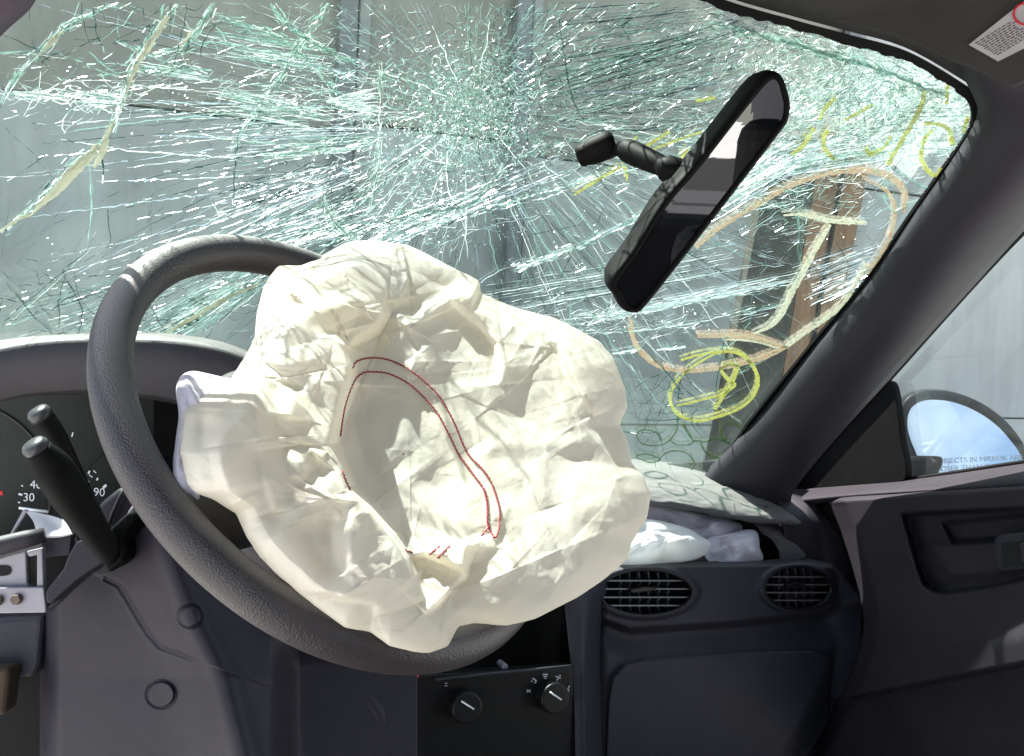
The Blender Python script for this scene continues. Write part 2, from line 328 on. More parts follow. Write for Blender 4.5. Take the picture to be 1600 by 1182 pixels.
def dirt(name, col, sc):
    m, nt, o = mat(name); L = nt.links.new; b = N(nt, 'ShaderNodeBsdfPrincipled', Roughness=.9); t = N(nt, 'ShaderNodeTexCoord'); n = N(nt, 'ShaderNodeTexNoise', Scale=sc, Detail=10.0)
    L(t.outputs['Object'], n.inputs['Vector']); r = N(nt, 'ShaderNodeValToRGB'); c = np.array(col); r.color_ramp.elements[0].color = (*(c*.6), 1); r.color_ramp.elements[1].color = (*(c*1.4), 1)
    L(n.outputs['Fac'], r.inputs[0]); L(r.outputs[0], b.inputs['Base Color']); L(b.outputs[0], o.inputs[0]); return m
M['ground'] = dirt('yard_concrete', (.46, .45, .43), 3.0); M['carpet'] = dirt('carpet', (.02, .02, .022), 200.0); M['seatcloth'] = dirt('seat_cloth', (.045, .045, .05), 150.0)

# ------------------------------------------------------------------ setting outside
g = mesh('ground', [(-60, -60, 0), (60, -60, 0), (60, 60, 0), (-60, 60, 0)], [(0, 1, 2, 3)], M['ground'], smooth=False, kind='structure'); g['label'] = 'pale concrete yard under the car'
wall = root('panel_wall', 'pale grey sheet panel wall standing outside beyond the cracked glass', 'wall', (0, 4.3, 0))
roll = math.radians(3.0); c_, s_ = math.cos(roll), math.sin(roll)
def wbox(name, x, z, sx, sz, y, sy, m):
    cx, cz = x*c_+z*s_, -x*s_+z*c_
    return box(name, (cx, y, cz), (sx, sy, sz), m, wall, rot=((c_, 0, s_), (0, 1, 0), (-s_, 0, c_)), bevel=.006)
Yw = 4.3
xs = [-3.2, -1.3, .47, 1.28, 3.2, 5.2, 7.4]
zs = [-.45, .72, 1.98, 3.0, 4.2]
for i in range(len(xs)-1):
    for k in range(len(zs)-1):
        x0, x1 = xs[i], xs[i+1]; z0, z1 = zs[k], zs[k+1]
        if i in (1, 3): z0, z1 = z0-.05*(k > 0), z1-.05*(k < 3)
        wbox('panel', (x0+x1)/2, (z0+z1)/2, x1-x0-.02, z1-z0-.010, Yw+.02+.012*((i+k) % 2), .04, M['side_pale' if i >= 4 else 'side_cool' if k < 2 else 'side_warm'])
for x in xs[1:-1]:
    wbox('batten', x, 1.8, .075, 5.0, Yw-.045, .05, M['batten']); wbox('batten', x+.075, 1.8, .05, 5.0, Yw-.02, .05, M['batten_pale'])
wbox('backing', 2, 1.7, 12, 5.4, Yw+.12, .06, M['batten'])
post = root('wooden_post', 'brown timber post leaning in front of the grey wall', 'post', (1.9, 2.9, 0))
def post_face(a, b, nm, m, th):
    return prism(nm, [P(*a[0]), P(*a[1]), P(*b[1]), P(*b[0])][::1], th, m, post, .004)
dpo = 3.1
post_pts = ccw([(1245, 200), (1385, 200), (1290, 760), (1150, 760)])
top = [(1215, 180, dpo), (1290, 180, dpo-.03), (1372, 180, dpo+.10)]; bot = [(1100, 780, dpo-.1), (1190, 780, dpo-.13), (1262, 780, dpo)]
tw = [P(*q) for q in top]; bw = [P(*q) for q in bot]; bk = FW*.1
M['wood_shaded'] = wood('shaded_wood', (.05, .045, .033))  # darker copy of the post's wood, its shaded side put into the colour
prism('plank', [tw[0], bw[0], bw[1], tw[1]], bk, M['wood_shaded'], post, .003, label='shaded side of the post, painted in darker wood')
prism('plank', [tw[1]+RT*.002, bw[1]+RT*.002, bw[2], tw[2]], bk, M['wood'], post, .003)
tm, bm = (np.array(tw[1])*.5+np.array(tw[2])*.5), (np.array(bw[1])*.5+np.array(bw[2])*.5)
prism('groove', [tm-FW*.006-RT*.006, bm-FW*.006-RT*.006, bm-FW*.006+RT*.006, tm-FW*.006+RT*.006], bk*.1, M['matte'], post, 0)

# ------------------------------------------------------------------ windscreen
ws = root('windscreen', 'shattered laminated windscreen full of white and green cracks', 'windscreen', onW(700, 800))
GL = [(1112, 748), (1184, 656), (1280, 536), (1360, 440), (1431, 337), (1499, 240), (1521, 205), (1528, 180), (1521, 153), (1500, 133), (1412, 82), (1322, 56), (1240, 34), (1124, 0), (1010, -50), (850, -160), (600, -260), (300, -260), (100, -150), (20, -20), (0, 34), (-100, 140), (-300, 420), (-520, 760), (-200, 800), (300, 822), (700, 815), (1000, 785)]  # top edge raised out of view to let sun onto the airbag
gl = evenly(spline(GL, 400, True), 4); gc = np.array([600., 400.])
rings = np.linspace(1, 0, 30)[:-1]
gv = np.array([gc+(gl-gc)*r for r in rings]).reshape(-1, 2); n = len(gl)
F = [tuple(q) for q in gridfaces(len(rings), n, True)[:, ::1]]
V = onW(gv[:, 0], gv[:, 1]); V = np.vstack([V, onW(*gc)]); ci = len(V)-1; b0 = (len(rings)-1)*n
F += [(b0+j, ci, b0+(j+1) % n) for j in range(n)]
mesh('glass_pane', V, F, M['glass'], ws, solid=.005)
def offs(poly, amt):                                     # offset of closed px polyline towards its centre
    t = np.roll(poly, -1, 0)-np.roll(poly, 1, 0); nn = np.stack([-t[:, 1], t[:, 0]], 1); nn /= np.linalg.norm(nn, axis=1)[:, None]+1e-9
    sgn = np.sign(((gc-poly)*nn).sum(1).mean()); return poly+nn*sgn*(amt if np.isscalar(amt) else amt[:, None])
sw = np.full(n, 12.0); sw[(gl[:, 1] < 130)] = 9; sw[gl[:, 1] < 130] += 9*(fbm(gl[gl[:, 1] < 130][:, 0]/15, gl[gl[:, 1] < 130][:, 1]/15, 8, 3)-.45)
inn, outr = offs(gl, sw), offs(gl, -6.0)
rows = np.array([onW(outr[:, 0], outr[:, 1], .006), onW(inn[:, 0], inn[:, 1], .006), onW(inn[:, 0], inn[:, 1], .001)])
mesh('rubber_seal', rows.reshape(-1, 3), gridfaces(3, n, True), M['matte'], ws, smooth=False)

# --- cracks, drawn on the curved pane
qa, qb, qw, qm, qo, ql = [], [], [], [], [], []                    # ends (px), width (px), material, offset
def rnd_tilt(): return rng.normal(1.65, .4) if rng.random() < .6 else rng.normal(0, .6)
def seg(a, b, w, m, o=0, al=None): qa.append(a); qb.append(b); qw.append(w*.8); qm.append(m); qo.append(o); ql.append(rnd_tilt() if al is None else al)
ZONES = [((200, 130), 130, (.50, .38, .05, .07)), ((100, 450), 140, (.22, .10, .50, .18)), ((330, 300), 110, (.40, .10, .25, .25)), ((650, 60), 110, (.10, .72, .16, .02)), ((740, 170), 70, (.28, .62, .06, .04)),
         ((950, 90), 130, (.07, .40, .51, .02)), ((600, 280), 90, (.60, .28, .05, .07)), ((480, 130), 60, (.62, .32, .03, .03)), ((1330, 130), 110, (.40, .50, .08, .02)), ((1460, 180), 50, (.72, .2, .04, .04)),
         ((1150, 200), 90, (.42, .40, .14, .04)), ((900, 340), 110, (.22, .24, .40, .14)), ((1200, 420), 120, (.32, .12, .30, .26)), ((330, 480), 90, (.22, .26, .42, .10)), ((1050, 560), 110, (.20, .05, .65, .10))]
zc = np.array([z[0] for z in ZONES], float); zs_ = np.array([z[1] for z in ZONES], float); zp = np.array([z[2] for z in ZONES])
def colour(p):  # zones put the white of sun-catching cracks into their colour
    wgt = np.exp(-(((zc-p)**2).sum(1))/(2*zs_**2))+1e-6; pr = (wgt[:, None]*zp).sum(0); return int(rng.choice(4, p=pr/pr.sum()))
def inside(p):
    x, y = p
    if x < -20 or x > 1530 or y > 760: return False
    if y < -20 and (y < -230 or x < 60-y*.3 or x > 1000+y*.5): return False
    if x > 1112 and y > np.interp(x, [1112, 1184, 1280, 1360, 1431, 1499, 1528], [736, 656, 536, 440, 337, 240, 180])-6: return False
    if y < np.interp(x, [1124, 1240, 1322, 1412, 1500, 1521], [0, 34, 56, 82, 133, 153])+2: return False
    return True
def crack(pts, w=1.4, m=None, jit=1.2, step=11, taper=True, breaks=.0, flat=None): return _crack(pts, w, m, jit, step, taper, breaks, flat)
def _crack(pts, w=1.4, m=None, jit=1.2, step=11, taper=True, breaks=.0, flat=None):
    e = evenly(pts, step*rng.uniform(.8, 1.2)); k = len(e)
    if k > 2: e[1:-1] += rng.standard_normal((k-2, 2))*jit
    mm = colour(e[k//2]) if m is None else m; al = rnd_tilt() if flat is None else flat
    for i in range(k-1):
        if rng.random() < breaks or not inside(e[i]) or not inside(e[i+1]): continue
        f = (1-abs(2*(i+.5)/(k-1)-1)**3*.7) if taper else 1
        cc = mm if rng.random() < .95 else colour(e[i])
        seg(e[i], e[i+1], w*f*rng.uniform(.75, 1.2), cc, .0008, al+rng.normal()*.07)
C1 = np.array([738., 168.])
def radial(c, a, r0, r1, w, m=None, bend=.06, **k):
    r = np.linspace(r0, r1, 9); aa = a+bend*rng.standard_normal()*np.linspace(0, 1, 9)
    crack(np.stack([c[0]+r*np.cos(aa), c[1]+r*np.sin(aa)], 1), w, m, **k)
# radials of the main blow
for k in range(150):
    a = rng.uniform(0, 2*np.pi); r0 = 25+abs(rng.normal())*60; L = rng.gamma(1.6, 120)+40
    radial(C1, a, r0, r0+L, rng.uniform(.7, 1.7), breaks=.03)
for k in range(60):                                        # the fan of long bright lines running left
    a = math.radians(rng.uniform(148, 196)); r0 = rng.uniform(140, 330); radial(C1, a, r0, r0+rng.uniform(90, 420), rng.uniform(.9, 2.4), rng.choice([0, 0, 3, 3, 2, 1]), .03, jit=.6)
for k in range(70):                                        # and running lower left and right
    a = math.radians(rng.choice([rng.uniform(120, 165), rng.uniform(5, 40)])); r0 = rng.uniform(120, 330); radial(C1, a, r0, r0+rng.uniform(60, 330), rng.uniform(.7, 1.8), rng.choice([0, 2, 2, 1, 3]), .04)
for k in range(80):                                        # dark ones up and to the right
    a = math.radians(rng.uniform(-75, 12)); r0 = rng.uniform(80, 240); radial(C1, a, r0, r0+rng.uniform(80, 330), rng.uniform(.8, 1.9), rng.choice([2, 2, 1]), .1, jit=2)
for k in range(230):                                       # broken rings
    r = 40+rng.gamma(2.2, 70); a0 = rng.uniform(0, 2*np.pi); da = rng.uniform(.08, .5)*120/(r+60); aa = np.linspace(a0, a0+da, 8); e = 1+.25*rng.uniform(-1, 1)
    crack(np.stack([C1[0]+r*e*np.cos(aa), C1[1]+r*.82*np.sin(aa)], 1), rng.uniform(.7, 1.8), jit=2.0, breaks=.1)
# crumbled glass
def crumbs(n, c, s, ang=None, lmin=3, lmax=11, w=(.7, 2.1), m=None, rot=0):
    n = int(n*(1.5 if c[0] > 900 else .75)); w = (w[0]*.55, w[1]*.5); lmax = lmin+(lmax-lmin)*.75
    q = rng.standard_normal((n, 2))*np.array(s); cr, sr = math.cos(rot), math.sin(rot); q = np.stack([q[:, 0]*cr-q[:, 1]*sr, q[:, 0]*sr+q[:, 1]*cr], 1)+np.array(c)
    for p in q[:int(n*.42)]:
        if not inside(p): continue
        a = rng.uniform(0, 2*np.pi) if ang is None else rng.normal(ang, .3)+(np.pi if rng.random() < .5 else 0); mm = colour(p) if m is None else rng.choice(m); al = rnd_tilt(); ww = rng.uniform(*w)
        for k in range(rng.integers(2, 6)):
            l = rng.uniform(lmin, lmax); e = p+np.array([math.cos(a), math.sin(a)])*l
            if not inside(e): break
            seg(p, e, ww*rng.uniform(.7, 1.3), mm if rng.random() < .8 else colour(e), .001, al+rng.normal()*.4); p = e; a += rng.normal()*(.85 if ang is None else .4)
crumbs(5200, C1, (62, 48), lmin=2, lmax=6, w=(1.1, 2.4)); crumbs(2600, (735, 175), (60, 45), lmin=2, lmax=5, w=(1.2, 2.4), m=[1, 1, 0]); crumbs(1700, C1, (120, 90), lmin=2, lmax=7); crumbs(900, (690, 90), (95, 60)); crumbs(900, (625, 270), (80, 55), 2.85, 3, 14); crumbs(260, (620, 285), (80, 50), m=[0], lmin=2, lmax=5, w=(2, 4))
crumbs(700, (480, 130), (50, 50), 3.1, 5, 16); crumbs(260, (230, 130), (120, 30), 3.0, 6, 22)
crumbs(2100, (1330, 140), (110, 42), None, 4, 15, rot=.42); crumbs(1500, (1380, 175), (80, 40), -.35, 6, 22); crumbs(550, (1440, 150), (38, 30), m=[0, 0, 0, 1], lmin=4, lmax=16)
crumbs(900, (1060, 110), (120, 60), -.35, 4, 16); crumbs(600, (1130, 190), (90, 40), -.4, 5, 18); crumbs(500, (860, 90), (90, 60)); crumbs(250, (640, 345), (80, 18), 2.8, 4, 14)
crumbs(260, (1180, 255), (90, 16), -.3, 8, 30, m=[0, 0, 1, 3]); crumbs(160, (960, 500), (90, 12), -.15, 4, 22, m=[0, 0, 3])
crumbs(160, (430, 440), (55, 30), 2.6, 5, 22); crumbs(250, (1250, 330), (110, 40), -.3, 6, 20)
crumbs(520, (1450, 148), (38, 24), -.2, 4, 14, m=[0], w=(1.4, 3.4)); crumbs(150, (62, 146), (34, 5), 3.1, 6, 18, m=[0], w=(1.4, 3.4)); crumbs(190, (150, 152), (34, 8), 3.1, 6, 18, m=[0], w=(1.4, 3.4)); crumbs(160, (560, 162), (26, 20), 3.1, 5, 16, m=[0], w=(1.2, 2.8))
# bundles of fine parallel cracks
def bundle(a, b, spread_a, spread_b, n, w, m):
    a, b = np.array(a, float), np.array(b, float); t = (b-a)/np.linalg.norm(b-a); nn = np.array([-t[1], t[0]])
    for k in range(n):
        u = rng.uniform(-1, 1); s0, s1 = sorted(rng.uniform(0, 1, 2)); s0 *= .5; s1 = .5+.5*s1
        p0 = lerp(a, b, s0)+nn*u*lerp(spread_a, spread_b, s0); p1 = lerp(a, b, s1)+nn*u*lerp(spread_a, spread_b, s1)
        crack([p0, p1], rng.uniform(*w), int(rng.choice(m)), .5, 14)
bundle((508, 157), (594, 158), 1, 28, 45, (1, 2.2), [0]); bundle((15, 143), (110, 152), 3, 5, 14, (1.5, 3.5), [0]); bundle((115, 150), (200, 158), 12, 5, 26, (1.5, 3.5), [0, 0, 1])
bundle((200, 100), (330, 120), 10, 6, 22, (1, 2.5), [0, 0, 1]); bundle((320, 60), (520, 90), 25, 20, 40, (.9, 2.2), [0, 1, 1]); bundle((330, 150), (520, 190), 22, 16, 40, (.9, 2.2), [0, 0, 1])
bundle((370, 225), (600, 215), 26, 16, 36, (.8, 1.8), [0, 0, 3, 1]); bundle((330, 330), (560, 262), 40, 18, 46, (.7, 1.5), [3, 0, 2, 2]); bundle((380, 380), (600, 320), 26, 30, 40, (.7, 1.6), [0, 2, 1, 3])
bundle((530, 395), (890, 250), 22, 16, 34, (.7, 1.8), [0, 3, 3, 2]); bundle((700, 480), (1190, 395), 26, 22, 30, (.6, 1.4), [2, 0, 3, 2]); bundle((880, 505), (1250, 430), 12, 8, 22, (.8, 2.4), [0, 0, 3])
bundle((1250, 450), (1390, 395), 40, 30, 36, (.8, 1.9), [0, 3, 3, 2]); bundle((1090, 320), (1260, 230), 34, 24, 46, (.8, 2), [0, 0, 1, 3]); bundle((1180, 260), (1420, 215), 22, 30, 50, (.8, 2.2), [0, 1, 0, 3])
bundle((1400, 235), (1515, 228), 12, 8, 16, (1, 2.5), [0]); bundle((1380, 185), (1522, 180), 22, 14, 30, (1, 2.8), [0, 0, 1]); bundle((0, 560), (420, 390), 70, 34, 30, (.7, 1.4), [2, 2, 3, 1]); bundle((215, 540), (415, 420), 32, 22, 36, (.7, 1.9), [2, 1, 1, 0])
bundle((800, 60), (1120, 20), 60, 40, 50, (.8, 1.8), [2, 2, 1]); bundle((830, 170), (1200, 60), 40, 50, 60, (.8, 1.8), [2, 1, 2]); bundle((840, 250), (1010, 430), 60, 50, 22, (.7, 1.4), [2, 2, 1])
# traced single cracks
T = [([(95, 216), (215, 235), (350, 243), (470, 240), (560, 228)], 2.6, 0), ([(270, 203), (380, 217), (480, 230), (560, 232)], 2.8, 0), ([(150, 281), (320, 276), (490, 266)], 2.2, 3), ([(50, 337), (200, 317), (340, 300), (490, 278)], 2.0, 3),
     ([(80, 400), (230, 368), (380, 333), (500, 308)], 1.8, 3), ([(0, 478), (150, 425), (330, 380), (480, 330)], 1.5, 2), ([(215, 340), (380, 310), (500, 287)], 1.5, 3), ([(120, 500), (330, 432), (470, 380)], 1.4, 2), ([(0, 505), (200, 440), (300, 400)], 1.4, 2),
     ([(373, 205), (366, 255), (363, 318)], 3.2, 2), ([(162, 235), (160, 285)], 3.0, 2), ([(239, 290), (233, 340), (240, 380)], 1.8, 2), ([(168, 325), (172, 378)], 2.2, 2), ([(140, 250), (143, 330), (137, 380)], 2.2, 1), ([(184, 22), (183, 45), (186, 64)], 3.6, 1),
     ([(60, 8), (70, 38), (98, 45)], 1.6, 2), ([(0, 285), (45, 260), (98, 216)], 1.6, 2), ([(0, 190), (45, 230), (100, 300)], 1.0, 2), ([(55, 200), (110, 175), (150, 118)], 1.5, 2), ([(85, 75), (140, 100), (185, 118)], 3.0, 1), ([(140, 80), (170, 105), (190, 118)], 2.4, 1), ([(0, 80), (50, 78)], 2.0, 1), ([(0, 86), (40, 87)], 1.8, 0),
     ([(440, 402), (500, 388), (570, 358), (640, 332), (690, 320), (742, 314)], 3.0, 2), ([(742, 314), (760, 283), (795, 252), (850, 224), (905, 216)], 3.4, 2), ([(668, 330), (700, 320), (742, 318)], 4.0, 0), ([(736, 305), (770, 275), (830, 232)], 2.6, 0), ([(700, 220), (697, 260), (700, 300), (720, 325), (728, 345)], 2.4, 0),
     ([(905, 216), (930, 203), (1000, 200), (1050, 192)], 3.2, 2), ([(500, 412), (640, 362), (760, 330), (870, 300), (930, 272)], 2.2, 3), ([(640, 400), (760, 352), (860, 330)], 1.6, 3), ([(800, 420), (900, 385), (990, 345), (1020, 320)], 2.2, 0), ([(750, 440), (790, 415), (870, 395)], 1.6, 0),
     ([(880, 498), (1000, 484), (1060, 472), (1180, 455), (1240, 440)], 3.2, 0), ([(900, 520), (1000, 515), (1100, 500), (1180, 478)], 2.2, 0), ([(955, 550), (1000, 543)], 5.0, 0), ([(1025, 545), (1070, 540)], 5.0, 0), ([(1140, 495), (1230, 472)], 3.0, 0), ([(1140, 503), (1200, 490)], 2.0, 3),
     ([(1030, 345), (1120, 320), (1240, 290)], 2.4, 0), ([(1170, 327), (1250, 315)], 3.0, 0), ([(1235, 235), (1245, 300), (1250, 420), (1230, 480)], 1.5, 1), ([(1255, 300), (1258, 330), (1250, 400)], 2.6, 1), ([(1390, 255), (1380, 310), (1395, 330), (1460, 300)], 2.2, 1), ([(1395, 262), (1430, 285), (1470, 300)], 3.2, 1),
     ([(1305, 375), (1325, 410), (1318, 445)], 2.0, 2), ([(985, 645), (1080, 575), (1110, 560)], 1.3, 2), ([(1140, 590), (1205, 555)], 1.0, 1), ([(1000, 690), (1100, 640), (1170, 600)], 1.0, 2), ([(1035, 520), (1060, 620), (1075, 680)], .9, 2), ([(970, 600), (1050, 615), (1110, 640)], .9, 2), ([(1140, 470), (1140, 510)], 1.5, 2),
     ([(950, 300), (920, 380), (880, 440), (870, 470)], 1.8, 2), ([(900, 380), (875, 430), (870, 470)], 1.5, 2), ([(770, 390), (830, 365), (905, 350)], 1.2, 2), ([(850, 330), (840, 390), (800, 460)], 1.4, 1), ([(870, 20), (880, 80), (890, 140), (905, 180)], 3, 2), ([(800, 30), (810, 90), (840, 150)], 1.8, 2), ([(960, 20), (1000, 90), (1040, 120)], 1.8, 2),
     ([(0, 625), (60, 600), (130, 590)], 1.0, 2), ([(0, 420), (60, 470), (120, 540)], .9, 2), ([(0, 500), (60, 455), (135, 390), (150, 360)], 2.4, 2), ([(10, 505), (70, 455), (140, 388)], 1.6, 0)]
for pts, w_, m_ in T:
    crack(pts, w_, m_, .8, 10)
    if m_ in (0, 1): crack(np.array(pts)+rng.standard_normal(2)*2, w_*.5, 1, 1.5, 8)
for k in range(240):                                      # long unbroken hairlines out from the blow
    a = rng.uniform(0, 2*np.pi); r0 = rng.uniform(110, 300); radial(C1, a, r0, r0+rng.uniform(160, 560), rng.uniform(.55, 1.0), rng.choice([0, 1, 2, 3, 2], p=[.18, .2, .32, .15, .15]), .10, jit=.8, step=16)
for k in range(70):
    r_ = rng.uniform(110, 560); a0 = rng.uniform(0, 2*np.pi); da = rng.uniform(.3, .9); aa = np.linspace(a0, a0+da, 14); e = 1+.06*np.cumsum(rng.standard_normal(14))
    crack(np.stack([C1[0]+r_*e*np.cos(aa), C1[1]+r_*.85*e*np.sin(aa)], 1), rng.uniform(.6, 1.2), rng.choice([1, 2, 0], p=[.4, .4, .2]), jit=1.2)
for k in range(34):                                        # fine dark lines low on the pane
    x, y = rng.uniform(-60, 420), rng.uniform(400, 520); a = rng.normal(-.45, .5); l = rng.uniform(50, 200); crack([(x, y), (x+l*.5*math.cos(a), y+l*.5*math.sin(a)+rng.normal()*5), (x+l*math.cos(a), y+l*math.sin(a))], rng.uniform(.7, 1.5), 2, .8)
for k in range(16):
    x, y = rng.uniform(960, 1140), rng.uniform(560, 700); a = rng.normal(-.5, .8); l = rng.uniform(40, 120); crack([(x, y), (x+l*math.cos(a), y+l*math.sin(a))], rng.uniform(.7, 1.3), 2, 1.5)
# broad ragged tears: many splinters along a path
def tear(pts, w, n, mm):
    e = evenly(spline(pts, 60), 2.0)
    for q_ in (0, 1): crack(np.array(e)[::3]+rng.standard_normal((len(e[::3]), 2))*w*.10, w*rng.uniform(.22, .36), int(rng.choice([0, 1, 1])), .6, 6)
    for k in range(n):
        i = rng.integers(0, len(e)-6); l = rng.integers(4, 14); j = min(len(e)-1, i+l); o = rng.standard_normal()*w*.35
        d = e[j]-e[i]; nn = np.array([-d[1], d[0]])/(np.linalg.norm(d)+1e-6)
        crack([e[i]+nn*o, e[j]+nn*(o+rng.normal()*2)], rng.uniform(.8, 2.6), int(rng.choice(mm)), .8, 9)
tear([(0, 362), (40, 330), (70, 300), (120, 250), (165, 215), (188, 160), (205, 110), (235, 60), (262, 20), (295, -10)], 16, 240, [0, 1, 1, 2]); tear([(0, 160), (30, 110), (60, 85), (95, 45), (130, 25), (215, -10)], 12, 170, [0, 1, 1])
tear([(340, -10), (325, 20), (300, 55), (278, 75), (240, 85)], 9, 80, [0, 1]); tear([(520, -10), (480, 50), (440, 110), (410, 155), (385, 195), (360, 235)], 13, 130, [1, 1, 0]); tear([(420, 0), (450, 40), (500, 70), (560, 100)], 12, 90, [1, 1, 0]); tear([(330, 20), (420, 50), (480, 90), (530, 150)], 12, 110, [0, 1, 1])
tear([(180, 60), (260, 95), (330, 110)], 8, 50, [0, 1]); tear([(592, 95), (593, 160), (590, 250), (575, 330)], 6, 60, [1, 0]); tear([(505, 300), (520, 345), (560, 375)], 12, 60, [1, 0]); tear([(215, 545), (300, 500), (360, 460), (412, 430)], 12, 120, [0, 1, 1, 2]); tear([(500, 385), (580, 350), (660, 330), (740, 315), (800, 250), (900, 216)], 9, 130, [0, 1, 2, 1])
tear([(800, 425), (900, 385), (1010, 330), (1100, 270)], 7, 100, [0, 1, 3]); tear([(560, 385), (720, 335), (880, 290), (1000, 260)], 7, 80, [0, 3, 1]); tear([(1100, 30), (1250, 70), (1380, 110), (1480, 150)], 26, 320, [1, 1, 0, 2])
for k in range(210):  # unseen wide cracks above the view, added to shade the wheel and airbag
    x, y = rng.uniform(20, 1050), rng.uniform(-255, -25); a = rng.uniform(0, np.pi); bend = rng.normal()*1.2; L_ = rng.uniform(40, 220); tt_ = np.linspace(-.5, .5, 14); aa_ = a+bend*tt_
    pp_ = np.stack([x+np.cumsum(np.cos(aa_))*L_/14, y+np.cumsum(np.sin(aa_))*L_/14], 1); w_ = rng.uniform(2, 5)
    for i_ in range(13):
        if pp_[i_].max() < 3000 and pp_[i_][1] < -22 and pp_[i_+1][1] < -22: seg(pp_[i_], pp_[i_+1], w_, 2, .001, .2)
for pts, w_ in [([(-60, 455), (40, 470), (120, 452), (200, 470)], 2.2), ([(10, 440), (60, 500), (90, 530)], 2.4), ([(100, 430), (130, 480), (120, 530)], 2.2), ([(160, 470), (220, 500), (300, 495)], 2.0), ([(230, 470), (260, 520)], 2.2)]: crack(pts, w_, 2, 1.0, flat=.1)  # broad flat cracks added to cast shadows on the dash hood
for k in range(16):
    x, y = rng.uniform(-20, 300), rng.uniform(385, 500); a = rng.normal(.6, .9); l = rng.uniform(40, 120); bn = rng.normal()*12; crack(spline([(x, y), (x+l*.5*math.cos(a)+bn, y+l*.5*math.sin(a)), (x+l*math.cos(a), y+l*math.sin(a))], 8), rng.uniform(1.1, 1.8), 2, .8, flat=.1)
for k in range(40):  # more flat cracks, added for their shadows on the wheel rim
    x, y = rng.uniform(40, 330), rng.uniform(15, 120); a = rng.normal(-.7, .8); l = rng.uniform(40, 130); bn = rng.normal()*14; crack(spline([(x, y), (x+l*.5*math.cos(a)+bn, y+l*.5*math.sin(a)), (x+l*math.cos(a), y+l*math.sin(a))], 8), rng.uniform(1.6, 3.0), rng.choice([1, 2, 2]), 1.6, flat=.3)
for k in range(14):  # flat cracks added to vary the shadows on the dash lid
    x, y = rng.uniform(960, 1120), rng.uniform(590, 690); a = rng.normal(-.4, .9); l = rng.uniform(40, 110); bn = rng.normal()*10; crack(spline([(x, y), (x+l*.5*math.cos(a)+bn, y+l*.5*math.sin(a)), (x+l*math.cos(a), y+l*math.sin(a))], 8), rng.uniform(1.2, 2.2), 2, .8, flat=.1)
qa, qb, qw, qm, qo, al = map(np.array, (qa, qb, qw, qm, qo, ql))
keep = (qa[:, 1] > -460); qa, qb, qw, qm, qo, al = qa[keep], qb[keep], qw[keep], qm[keep], qo[keep], al[keep]
A3, B3 = onW(qa[:, 0], qa[:, 1]), onW(qb[:, 0], qb[:, 1]); dd = dW(qa[:, 0], qa[:, 1])
t3 = B3-A3; t3 /= np.linalg.norm(t3, axis=1)[:, None]+1e-9; bb = np.cross(WN, t3)
wm = qw*dd/FPX*.5
wv = (np.cos(al)[:, None]*bb+np.sin(al)[:, None]*WN)*wm[:, None]
of = WN*(.0015+qo+np.abs(np.sin(al))*wm)[:, None]; tw_ = WN*(rng.normal(0, .0006, len(qa)))[:, None]
def crack_object(name, sel):
    k = sel.sum(); V = np.stack([A3+of-wv, A3+of+wv+tw_, B3+of+wv, B3+of-wv-tw_], 1)[sel].reshape(-1, 3); F = np.arange(4*k).reshape(-1, 4)
    return mesh(name, V, F, [M['cw'], M['cg'], M['cdk'], M['cb']], ws, smooth=False, kind='stuff', mi=qm[sel])
ln = np.linalg.norm(qb-qa, axis=1)
crack_object('crack_line', np.ones(len(qa), bool))
# loose chips whose faces stand nearly square to the sun's mirror direction: they sparkle
M['chip'] = shard('glass_chip', (.85, .93, .90), .4, .75, .16)
def chips(n, c, s_, rot=0, big=1.0):
    q = rng.standard_normal((n, 2))*np.array(s_); cr, sr = math.cos(rot), math.sin(rot); q = np.stack([q[:, 0]*cr-q[:, 1]*sr, q[:, 0]*sr+q[:, 1]*cr], 1)+np.array(c); return [(p, big*(.7+rng.gamma(1.3, .7))) for p in q if inside(p)]
cl = chips(170, (640, 260), (95, 60))+chips(90, (740, 160), (90, 60))+chips(60, (240, 150), (130, 30), 0, 1.2)+chips(60, (420, 220), (130, 40))+chips(50, (480, 130), (60, 50))+chips(120, (1340, 140), (110, 35), .42)+chips(60, (1450, 170), (35, 30), 0, 1.4)+chips(50, (1060, 120), (130, 60))+chips(40, (1010, 500), (90, 16), -.12, 1.2)+chips(30, (1320, 420), (50, 25))+chips(40, (700, 360), (120, 20), -.3)+chips(50, (300, 440), (150, 60))+chips(30, (1000, 330), (90, 40), -.3)
cv, cf = [], []
for p, sz in cl:
    sz *= .55
    c = onW(p[0], p[1], .0035); v_ = CAM-c; v_ /= np.linalg.norm(v_); h = SUN+v_; h /= np.linalg.norm(h); h = h+rng.standard_normal(3)*.13; h /= np.linalg.norm(h)
    a = np.cross(h, rng.standard_normal(3)); a /= np.linalg.norm(a); b = np.cross(h, a); z = sz*dW(p[0], p[1])/FPX; k = len(cv)
    cv += [c+a*z*1.3, c+b*z*.7, c-a*z, c-b*z*.8, c-h*z*.8]; cf += [(k, k+1, k+2, k+3), (k+1, k, k+4), (k+2, k+1, k+4), (k+3, k+2, k+4), (k, k+3, k+4)]
mesh('glass_chip', cv, cf, M['chip'], ws, smooth=False, kind='stuff')
